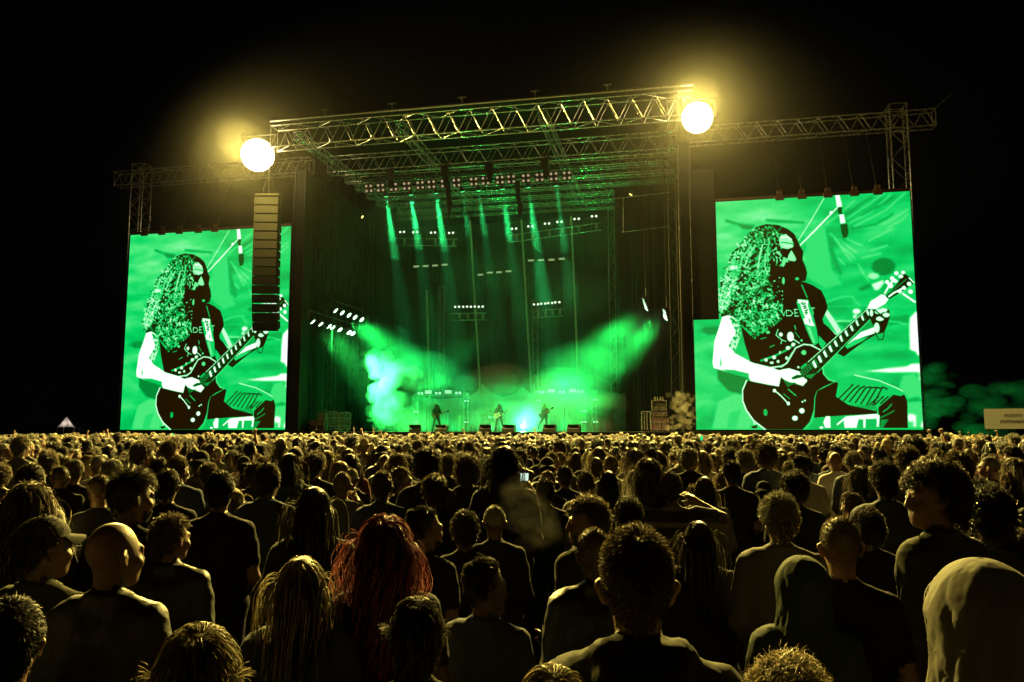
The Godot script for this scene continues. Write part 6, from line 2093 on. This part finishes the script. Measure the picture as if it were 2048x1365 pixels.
func person(at: Vector3, tall: float, style: String, tone: String, top: int, kind: String, pose: String, look: float, turn: float, extra: String, label: String, group := "", seed_ := 0, dense := 1.0) -> Node3D:
	var o := thing("person", label, "person", at, deg_to_rad(turn), group)
	o.scale = Vector3.ONE * (tall / 1.755)
	var rel := roundi((look - turn) / 30.0) * 30.0
	var b := part("body", figure(kind, pose, rel), null, o)
	b.set_surface_override_material(0, skin_material(seed_ % 3))
	b.set_surface_override_material(1, top_material(top))
	b.set_surface_override_material(2, cloth("dark trousers", lin(0.02, 0.021, 0.026), 0.6, 3.0, 0.2))
	var basis := Basis(Vector3.UP, deg_to_rad(rel))
	if style in STYLES: part("hair", hair_mesh(style, seed_ % 2 if dense > 1.0 else 0, dense), hair_material(tone), o, HEAD, basis)
	if "beard" in extra: part("beard", hair_mesh("beard", 0), hair_material(tone), o, HEAD, basis)
	if "hood" in extra: part("hood", hood_mesh(), top_material(top), o, HEAD, basis)
	if "cap" in extra: part("cap", cap_mesh(style == "cap"), top_material(1), o, HEAD, basis)
	if "glasses" in extra: part("glasses", glasses_mesh(), paint("steel wire", Color(0.5, 0.5, 0.48), 0.3, 1.0), o, HEAD, basis)
	if "eyes" in extra:
		for s in [-1.0, 1.0]: part("eye", Shape.new().ball(Vector3(0.031 * s, 0.003, -0.0925), Vector3(0.0095, 0.0075, 0.0085), 8, 10).mesh(), paint("eye", Color(0.14, 0.11, 0.09), 0.15), o, HEAD, basis)
	return o


# ---------------------------------------------------------------- the crowd
# x, z, height, hair, hair tone, top, cut of the top, pose, way the head looks, way the body faces, extras, label
const NEAR := [
	[9.02, 46.07, 1.610, "combed", "fair", 0, "tee", "down", 25, 25, "", "person with combed fair hair at the frame's bottom edge below the shaven head"],
	[7.96, 44.98, 1.681, "bald", "none", 2, "jacket", "down", -10, 8, "", "shaven-headed person in dark leather jacket with head turned towards the red-haired person"],
	[7.51, 44.81, 1.664, "short", "black", 3, "jacket", "down", -25, 5, "cap glasses", "person in dark cap and glasses beside the shaven head"],
	[7.43, 43.87, 1.571, "tousled", "brown", 4, "jacket", "down", 1, 16, "", "person with tousled short hair and quilted jacket between shaven head and polo shirt"],
	[7.15, 42.99, 1.748, "short", "black", 5, "polo", "down", 14, 24, "", "tall person with dark short hair and wide black polo-shirt back"],
	[7.16, 43.84, 1.784, "quiff", "dark", 0, "tee", "down", -33, 2, "beard", "person with swept-up dark hair seen in profile behind the shaven head"],
	[5.73, 42.29, 1.677, "crop", "brown", 0, "tee", "down", 8, 28, "", "close-cropped person beside the person with swept-up hair"],
	[6.70, 44.02, 1.743, "frizzy", "brown", 3, "jacket", "down", 31, 31, "", "person with long frizzy brown hair near the capped person with glasses"],
	[5.56, 42.78, 1.771, "short", "dark", 8, "tee", "down", 21, 31, "", "dark-haired person in white shirt behind the frizzy brown-haired person"],
	[4.57, 40.69, 1.724, "combed", "white", 0, "tee", "down", 8, 28, "", "person with short white-blond hair beside the person with swept-up hair"],
	[6.22, 42.19, 1.714, "short", "dark", 0, "tee", "down", 16, 26, "", "dark-haired person with bare neck in black T-shirt beside the polo-shirt person"],
	[5.42, 40.90, 1.766, "short", "brown", 6, "jacket", "down", 5, 25, "", "short-haired person with a lit red ear and dark jacket"],
	[4.07, 40.79, 1.661, "crop", "dark", 0, "hoodie", "down", 18, 30, "", "cropped-haired person whose face is lit along one cheek near the frizzy-haired person"],
	[3.90, 40.41, 1.704, "short", "brown", 0, "tee", "down", 17, 29, "", "short brown-haired person just behind the cropped-haired person"],
	[6.39, 41.55, 1.539, "long", "fair", 6, "jacket", "down", 23, 23, "", "blonde person half hidden by the polo-shirt person"],
	[8.05, 43.53, 1.711, "long", "dark", 1, "jacket", "down", 20, 20, "", "person with long straight dark hair above the light-haired person"],
	[8.62, 44.81, 1.551, "longmessy", "fair", 6, "jacket", "down", 11, 21, "", "light-haired person with long loose hair beside the red-haired person"],
	[8.87, 44.62, 1.682, "redcurl", "red", 1, "tee", "down", 17, 17, "", "person with long frizzy red hair"],
	[8.59, 43.26, 1.574, "bun", "dark", 1, "tee", "down", -49, -14, "beard", "person with a small hair bun seen in profile"],
	[8.71, 42.85, 1.516, "tousled", "dark", 0, "tee", "down", 14, 14, "", "person with spiky short hair, sticking-out ears and a black T-shirt"],
	[8.80, 42.45, 1.523, "crop", "grey", 1, "jacket", "down", 23, 13, "", "person with cropped grey hair beside the spiky-haired person"],
	[9.22, 45.27, 1.516, "combed", "dark", 0, "tee", "down", 16, 16, "", "dark-haired person low in front of the red-haired person"],
	[7.05, 40.89, 1.641, "crop", "brown", 7, "jacket", "cheek", 9, 19, "", "crop-haired person lifting a cigarette to the mouth"],
	[7.61, 41.38, 1.673, "short", "brown", 6, "jacket", "down", 17, 17, "", "short-haired person with a bare nape and denim collar"],
	[7.88, 41.05, 1.839, "curly", "dark", 0, "polo", "down", 16, 16, "", "broad-shouldered tall person with shaggy dark hair in black top"],
	[8.22, 40.97, 1.780, "curly", "brown", 3, "hoodie", "down", 14, 14, "", "curly-haired person in a dark hooded top under the middle of the stage"],
	[8.67, 41.57, 1.894, "longmessy", "black", 0, "tee", "down", 12, 12, "", "tall person with long loose black hair beside the raised phone"],
	[8.81, 40.51, 1.580, "short", "dark", 0, "tee", "phone", 10, 10, "", "person holding a glowing phone up with both hands"],
	[9.49, 43.19, 1.631, "curly", "brown", 3, "hoodie", "down", 114, 49, "beard", "curly-haired person looking back with lit face"],
	[9.61, 43.99, 1.580, "crop", "brown", 4, "jacket", "down", 28, 18, "", "crop-haired person in ribbed leather jacket beside the foremost person"],
	[9.89, 45.66, 1.779, "fade", "brown", 3, "hoodie", "down", 7, 7, "", "foremost person with thick brown hair, bare neck and turned-down collar"],
	[9.62, 41.81, 1.518, "curly", "dark", 0, "tee", "down", 7, 7, "", "person with short dark curls and one lit red ear"],
	[9.91, 41.16, 1.679, "short", "brown", 9, "tee", "behind", 5, 5, "", "person in striped T-shirt with raised elbows"],
	[10.08, 43.08, 1.526, "long", "dark", 1, "jacket", "down", 4, 4, "", "dark long-haired person beside the foremost person"],
	[9.29, 39.66, 1.617, "long", "black", 1, "tee", "down", 8, 8, "", "person with long straight black hair above the person with short dark curls"],
	[9.12, 40.10, 1.623, "short", "brown", 7, "jacket", "down", 9, 9, "", "round-headed short brown-haired person beside the long black-haired person"],
	[9.73, 40.99, 1.783, "redcurl", "greybrown", 3, "jacket", "down", 6, 6, "", "person with long frizzy grey-brown hair beyond the striped T-shirt"],
	[10.47, 39.45, 1.710, "short", "black", 0, "polo", "down", 3, 3, "", "broad-backed dark-haired person standing clear in black shirt"],
	[10.48, 43.24, 1.678, "tousled", "ash", 7, "jacket", "down", 6, 1, "", "person with thick ash-grey hair and a pale-edged jacket"],
	[10.62, 44.09, 1.661, "crop", "brown", 0, "tee", "down", -1, -1, "", "crop-haired person with both ears showing in front of the dark hood"],
	[11.09, 43.72, 1.849, "bigcurl", "dark", 3, "jacket", "down", 100, 40, "eyes", "curly-haired person in profile looking back across the crowd"],
	[10.63, 45.65, 1.709, "hood", "none", 10, "hooded", "down", -6, -6, "hood", "person under a big pale grey hood at the frame's bottom corner"],
	[10.44, 44.30, 1.511, "hood", "none", 11, "hooded", "down", 0, 0, "hood", "person in dark green hood behind the crop-haired person"],
	[11.11, 42.24, 1.514, "curly", "dark", 0, "jacket", "down", -2, -2, "", "curly-haired person between the crop-haired person and the person in profile"],
	[11.38, 41.55, 1.781, "tousled", "dark", 6, "jacket", "down", 2, -3, "", "tall tousle-haired person with bare nape and denim collar behind the person in profile"],
	[10.86, 40.92, 1.669, "curly", "dark", 1, "tee", "down", 10, 0, "", "short curly dark-haired person in black behind the ash-grey-haired person"],
	[11.34, 40.56, 1.502, "short", "brown", 0, "tee", "down", 18, -2, "", "short brown-haired person low beside the tousle-haired person"],
	[11.95, 41.23, 1.851, "short", "brown", 1, "jacket", "down", -6, -6, "", "brown-haired person directly behind the person in profile"],
	[11.20, 38.87, 1.750, "fade", "dark", 8, "tee", "down", 25, 0, "", "person with a faded haircut and a white jersey shoulder"],
	[11.53, 43.36, 1.519, "curly", "dark", 1, "jacket", "down", -7, -7, "", "curly-haired person cut by the frame's edge above the pale hood"],
	[11.41, 43.39, 1.727, "curly", "black", 3, "jacket", "down", -7, -7, "", "dark curly-haired person in patterned jacket beside the person in profile"],
	[11.89, 38.24, 1.622, "frizzy", "dark", 1, "tee", "down", -2, -2, "", "person with long dark curls beside the tall tousle-haired person"],
	[10.19, 40.17, 1.599, "long", "brown", 7, "jacket", "down", 14, 4, "", "person with brown bob beside the dark broad-backed person"],
	[9.72, 45.86, 1.512, "combed", "fair", 0, "tee", "down", 10, 10, "", "fair-haired head just rising over the bottom edge beside the foremost person"],
	[10.21, 45.75, 1.511, "curly", "fair", 0, "tee", "down", 0, 0, "", "fair curly head just rising over the bottom edge below the dark hood"],
	[8.28, 45.77, 1.574, "short", "black", 1, "jacket", "down", 31, 31, "", "dark-clothed person filling the bottom corner beside the shaven head"],
	[10.78, 39.27, 1.506, "cap", "black", 0, "tee", "down", 1, 1, "cap", "person in backward cap beside the ash-grey-haired person"],
]
const PLACES := [[0.06, "towards the small white tent"], [0.13, "below the screen edge beside the tent"], [0.19, "below the first screen's guitar"], [0.245, "below the first screen's knee"], [0.29, "below the hanging loudspeakers"], [0.335, "below the barrier panels"], [0.385, "below the bright smoke plume"], [0.43, "below the first guitarist"], [0.475, "below the drum kit"], [0.515, "below the middle guitarist"], [0.555, "below the lunging guitarist"], [0.60, "below the dim riser cloth"], [0.645, "below the case tower"], [0.69, "below the side smoke"], [0.735, "below the notched screen's elbow"], [0.78, "below the notched screen's guitar"], [0.83, "below the notched screen's knee"], [0.89, "below the notched screen's outer edge"], [0.95, "below the drifting green smoke"], [2.0, "below the information board"]]
const LOOKS := [["short", "dark", "short dark hair"], ["short", "brown", "short brown hair"], ["curly", "dark", "dark curls"], ["crop", "brown", "cropped hair"], ["long", "dark", "long dark hair"], ["tousled", "brown", "tousled brown hair"], ["combed", "fair", "fair combed hair"], ["long", "brown", "long brown hair"], ["curly", "brown", "brown curls"], ["fade", "black", "faded black hair"], ["crop", "grey", "cropped grey hair"], ["bob", "fair", "fair bob"], ["frizzy", "brown", "frizzy brown hair"], ["bun", "dark", "dark hair bun"], ["bald", "none", "shaven head"], ["longmessy", "fair", "long fair hair"], ["cap", "black", "dark cap"], ["combed", "white", "white hair"], ["tousled", "ash", "ash-grey hair"], ["hood", "none", "raised hood"]]
const TOPS := [[0, "tee", "black T-shirt"], [1, "hoodie", "charcoal hoodie"], [0, "polo", "black polo shirt"], [2, "jacket", "leather jacket"], [6, "jacket", "denim jacket"], [7, "tee", "grey T-shirt"], [3, "jacket", "olive jacket"], [8, "tee", "white T-shirt"], [12, "jacket", "brown jacket"], [13, "tee", "dull red T-shirt"], [9, "tee", "striped T-shirt"], [11, "hoodie", "dark green hoodie"]]

func crowd() -> void:
	var spots := []        # [x, z, head height] of everyone placed so far
	for row in NEAR:
		var p := person(Vector3(row[0], 0, row[1]), row[2], row[3], row[4], row[5], row[6], row[7], row[8], row[9], row[10], row[11], "crowd in front of the stage", spots.size(), 1.9 if Vector2(row[0] - 10.0, row[1] - 47.6).length() < 2.9 else 0.6)
		spots.append([row[0], row[1], row[2]])
		if row[7] == "phone":
			var ph := thing("phone", "glowing phone held up in the crowd", "phone", p.to_global(Vector3(-0.25, 1.76, -0.34)))
			ph.rotation.x = -0.15
			part("case", Shape.new().box(Vector3.ZERO, Vector3(0.15, 0.076, 0.009)).mesh(), black_metal(), ph)
			part("screen", Shape.new().box(Vector3(0, 0, 0.006), Vector3(0.14, 0.068, 0.002)).mesh(), glowing("phone screen", Color(0.85, 1.0, 0.9), 1.6), ph)
		if row[7] == "cheek":
			var cg := thing("cigarette", "cigarette between the fingers of the crop-haired person", "cigarette", p.to_global(Vector3(0.1, 1.56, -0.22)))
			part("paper", Shape.new().tube(Vector3.ZERO, Vector3(0.02, 0.03, -0.06), 0.004).mesh(), paint("cigarette paper", lin(0.7, 0.7, 0.66), 0.8), cg)

	# everyone else: spread over the field, never on top of one another
	var eye := Vector3(10.0, 2.02, 47.6)
	var fwd := Vector3(-sin(deg_to_rad(11.9)), 0, -cos(deg_to_rad(11.9)))
	var side := Vector3(cos(deg_to_rad(11.9)), 0, -sin(deg_to_rad(11.9)))
	var cells := {}
	for s in spots: cells.get_or_add(Vector2i(floori(s[0]), floori(s[1])), []).append(Vector2(s[0], s[1]))
	var field := []
	var d := 2.6
	while d < 47.0:
		var gap := 0.58 if d < 9.0 else 0.62
		var half := d * 0.69 + 0.9
		var lat := -half + rng.randf() * gap
		while lat < half:
			var l := lat + rng.randf_range(-0.2, 0.2)
			var dd := d + rng.randf_range(-0.22, 0.22)
			lat += gap * rng.randf_range(0.85, 1.2)
			var p := eye + fwd * dd + side * l
			if p.z < 4.4: continue
			var flat := Vector2(p.x, p.z)
			var c := Vector2i(floori(p.x), floori(p.z))
			var free := true
			for i in range(-1, 2):
				for j in range(-1, 2):
					for q in cells.get(c + Vector2i(i, j), []):
						if flat.distance_to(q) < 0.43: free = false
			if not free: continue
			var tall := clampf(1.69 + 0.085 * rng.randfn(), 1.48, 1.92)
			# nobody stands right before someone the photograph shows close by
			if dd < 9.0:
				var u := l / dd
				var v := (tall - eye.y) / dd
				for s in NEAR:
					var e := Vector3(s[0], 0, s[1]) - eye
					var sd := e.dot(fwd)
					if sd < 0.5: continue
					var su := e.dot(side) / sd
					var sv: float = (s[2] - eye.y) / sd
					var wide := 0.10 / sd + 0.11 / dd
					if dd < sd and absf(u - su) < wide and v > sv - 0.2 / sd: free = false
					if dd > sd and absf(u - su) < wide * 0.7 and v < sv + 0.03 / dd: free = false
			if not free: continue
			cells.get_or_add(c, []).append(flat)
			field.append([p.x, p.z, tall, dd, l / dd])
		d += 0.56 if d < 9.0 else 0.6
	field.sort_custom(func(a, b): return a[3] < b[3])

	# the nearest of them one by one, the rest as one mass
	var used := {}
	var singles := 296 - NEAR.size()
	for k in mini(singles, field.size()):
		var f: Array = field[k]
		var u: float = f[4] / 1.28 + 0.5
		var where := ""
		for q in PLACES:
			if u < q[0]:
				where = q[1]
				break
		var far := "close ahead" if f[3] < 6.0 else "mid crowd" if f[3] < 8.0 else "further on" if f[3] < 10.0 else "far ahead"
		var label := ""
		var look: Array
		var top: Array
		for t in 60:
			look = LOOKS[mini(LOOKS.size() - 1, int(LOOKS.size() * pow(rng.randf(), 1.35)))]
			top = TOPS[mini(TOPS.size() - 1, int(TOPS.size() * pow(rng.randf(), 1.5)))]
			if f[3] < 6.5 and top[0] in [7, 8, 9, 13]: continue
			if look[0] == "hood" and top[1] != "hoodie": continue
			label = "person with %s, %s, %s, %s" % [look[2], top[2], far, where]
			if not used.has(label) and label.split(" ").size() <= 16: break
		used[label] = true
		var turn := rad_to_deg(atan2(f[0] + 2.0, f[1] + 4.0)) * 0.6 - rad_to_deg(atan(f[4])) * 0.35 + rng.randfn() * 13.0
		var pose := "down"
		if k % 41 == 17: pose = "cheek"
		person(Vector3(f[0], 0, f[1]), f[2], look[0], look[1], top[0], "hooded" if look[0] == "hood" else top[1], pose, turn + rng.randfn() * 18.0, turn, "hood" if look[0] == "hood" else "cap" if look[0] == "cap" else "", label, "crowd in front of the stage", k, 0.6)

	# raised hands and phones that stand out over the far crowd
	for w in [[-7.0, 8.2, "horns", "person far ahead raising a hand in the horns sign, nearer the smoke plume"], [-5.6, 9.0, "horns", "person far ahead raising a hand in the horns sign, nearer the first guitarist"], [-1.2, 7.6, "fist", "person far ahead raising a fist below the middle guitarist"]]:
		person(Vector3(w[0], 0, w[1]), 1.8, "short", "dark", 0, "tee", w[2], 0.0, 0.0, "", w[3], "crowd in front of the stage", 1)
	for w in [[-12.6, 15.0, 1.92, "upright phone with a green picture held above heads below the loudspeaker-side screen"], [10.6, 22.0, 1.90, "sideways phone with a green picture held above heads below the case tower"]]:
		person(Vector3(w[0] + 0.25, 0, w[1] + 0.34), 1.74, "short", "dark", 0, "tee", "phone", 0.0, 0.0, "", "person holding up the " + w[3].split(" with")[0] + " far ahead", "crowd in front of the stage", 1)
		var ph := thing("phone", w[3], "phone", Vector3(w[0], w[2] - 0.14, w[1]))
		part("case", Shape.new().box(Vector3.ZERO, Vector3(0.08, 0.15, 0.009)).mesh(), black_metal(), ph)
		part("screen", Shape.new().box(Vector3(0, 0, 0.006), Vector3(0.072, 0.14, 0.002)).mesh(), glowing("phone green", Color(0.1, 0.95, 0.55), 1.2), ph)

	var mass := tag(Node3D.new(), "", "", "", "stuff")
	mass.name = "far_crowd"
	add_child(mass)
	var groups := [[], [], [], [], [], [], [], []]
	var kinds := [["tee", "short", 0], ["jacket", "curly", 3], ["hoodie", "combed", 1], ["polo", "long", 0], ["tee", "crop", 7], ["jacket", "tousled", 12], ["tee", "short", 1], ["tee", "curly", 0]]
	for k in range(singles, field.size()):
		var f: Array = field[k]
		var t := Transform3D(Basis(Vector3.UP, atan2(f[0] + 2.0, f[1] + 4.0) * 0.7 + rng.randfn() * 0.35).scaled(Vector3.ONE * f[2] / 1.755), Vector3(f[0], 0, f[1]))
		groups[(6 if rng.randf() < 0.5 else 7) if rng.randf() < 0.018 else rng.randi() % 6].append(t)
	# the crowd goes on behind the place the photograph was taken from
	for i in 17:
		for j in 30:
			var p := Vector3(-3.0 + 0.9 * j + rng.randf_range(-0.25, 0.25), 0, 48.6 + 0.75 * i + rng.randf_range(-0.2, 0.2))
			if p.z < 49.4 and absf(p.x - 10.0) < 0.9: continue
			groups[rng.randi() % 6].append(Transform3D(Basis(Vector3.UP, rng.randfn() * 0.3).scaled(Vector3.ONE * rng.randf_range(0.92, 1.05)), p))
	var tones := [Vector3(0.022, 0.018, 0.014), Vector3(0.045, 0.032, 0.02), Vector3(0.11, 0.082, 0.046), Vector3(0.19, 0.16, 0.095), Vector3(0.33, 0.27, 0.14), Vector3(0.28, 0.27, 0.22)]
	var any_hair := paint("crowd hair", Color.WHITE, 0.42)
	any_hair.vertex_color_use_as_albedo = true
	any_hair.metallic_specular = 0.45
	any_hair.rim_enabled = true
	any_hair.rim = 0.5
	any_hair.rim_tint = 0.5
	any_hair.backlight_enabled = true
	any_hair.backlight = Color(0.14, 0.14, 0.14)
	for g in groups.size():
		if groups[g].is_empty(): continue
		var m := ArrayMesh.new()
		var pose: String = ["down", "down", "down", "down", "down", "down", "fist", "phone"][g]
		var shapes := body_shapes(kinds[g][0], pose, 0.03)
		var skin := Shape.new().add(shapes[0]).add(head_shape, Transform3D(Basis(), HEAD))
		if pose != "down":
			var jj := joints(pose)
			for e in ["a", "b"]: skin.add(hands["relaxed" if e == "a" and pose == "fist" else "hold" if pose == "phone" else "fist"], hand_at(pose if e == "b" else "", jj[e + "2"], jj[e + "1"], -1.0 if e == "a" else 1.0))
		skin.into(m, skin_material(g % 3))
		shapes[1].into(m, top_material(kinds[g][2]))
		shapes[2].into(m, cloth("dark trousers", Color.BLACK))
		var hm := hair_mesh(kinds[g][1], 0, 0.22)
		var ha := hm.surface_get_arrays(0)
		var hv: PackedVector3Array = ha[Mesh.ARRAY_VERTEX]
		for i in hv.size(): hv[i] += HEAD
		ha[Mesh.ARRAY_VERTEX] = hv
		m.add_surface_from_arrays(Mesh.PRIMITIVE_TRIANGLES, ha)
		m.surface_set_material(m.get_surface_count() - 1, any_hair)
		var mm := MultiMesh.new()
		mm.transform_format = MultiMesh.TRANSFORM_3D
		mm.use_colors = true
		mm.mesh = m
		mm.instance_count = groups[g].size()
		for i in groups[g].size():
			mm.set_instance_transform(i, groups[g][i])
			var t: Vector3 = tones[mini(5, int(6.0 * pow(rng.randf(), 1.9)))] * rng.randf_range(0.8, 1.25)
			mm.set_instance_color(i, Color(t.x, t.y, t.z))
		var mi := MultiMeshInstance3D.new()
		mi.name = "people"
		mi.multimesh = mm
		mass.add_child(mi, true)
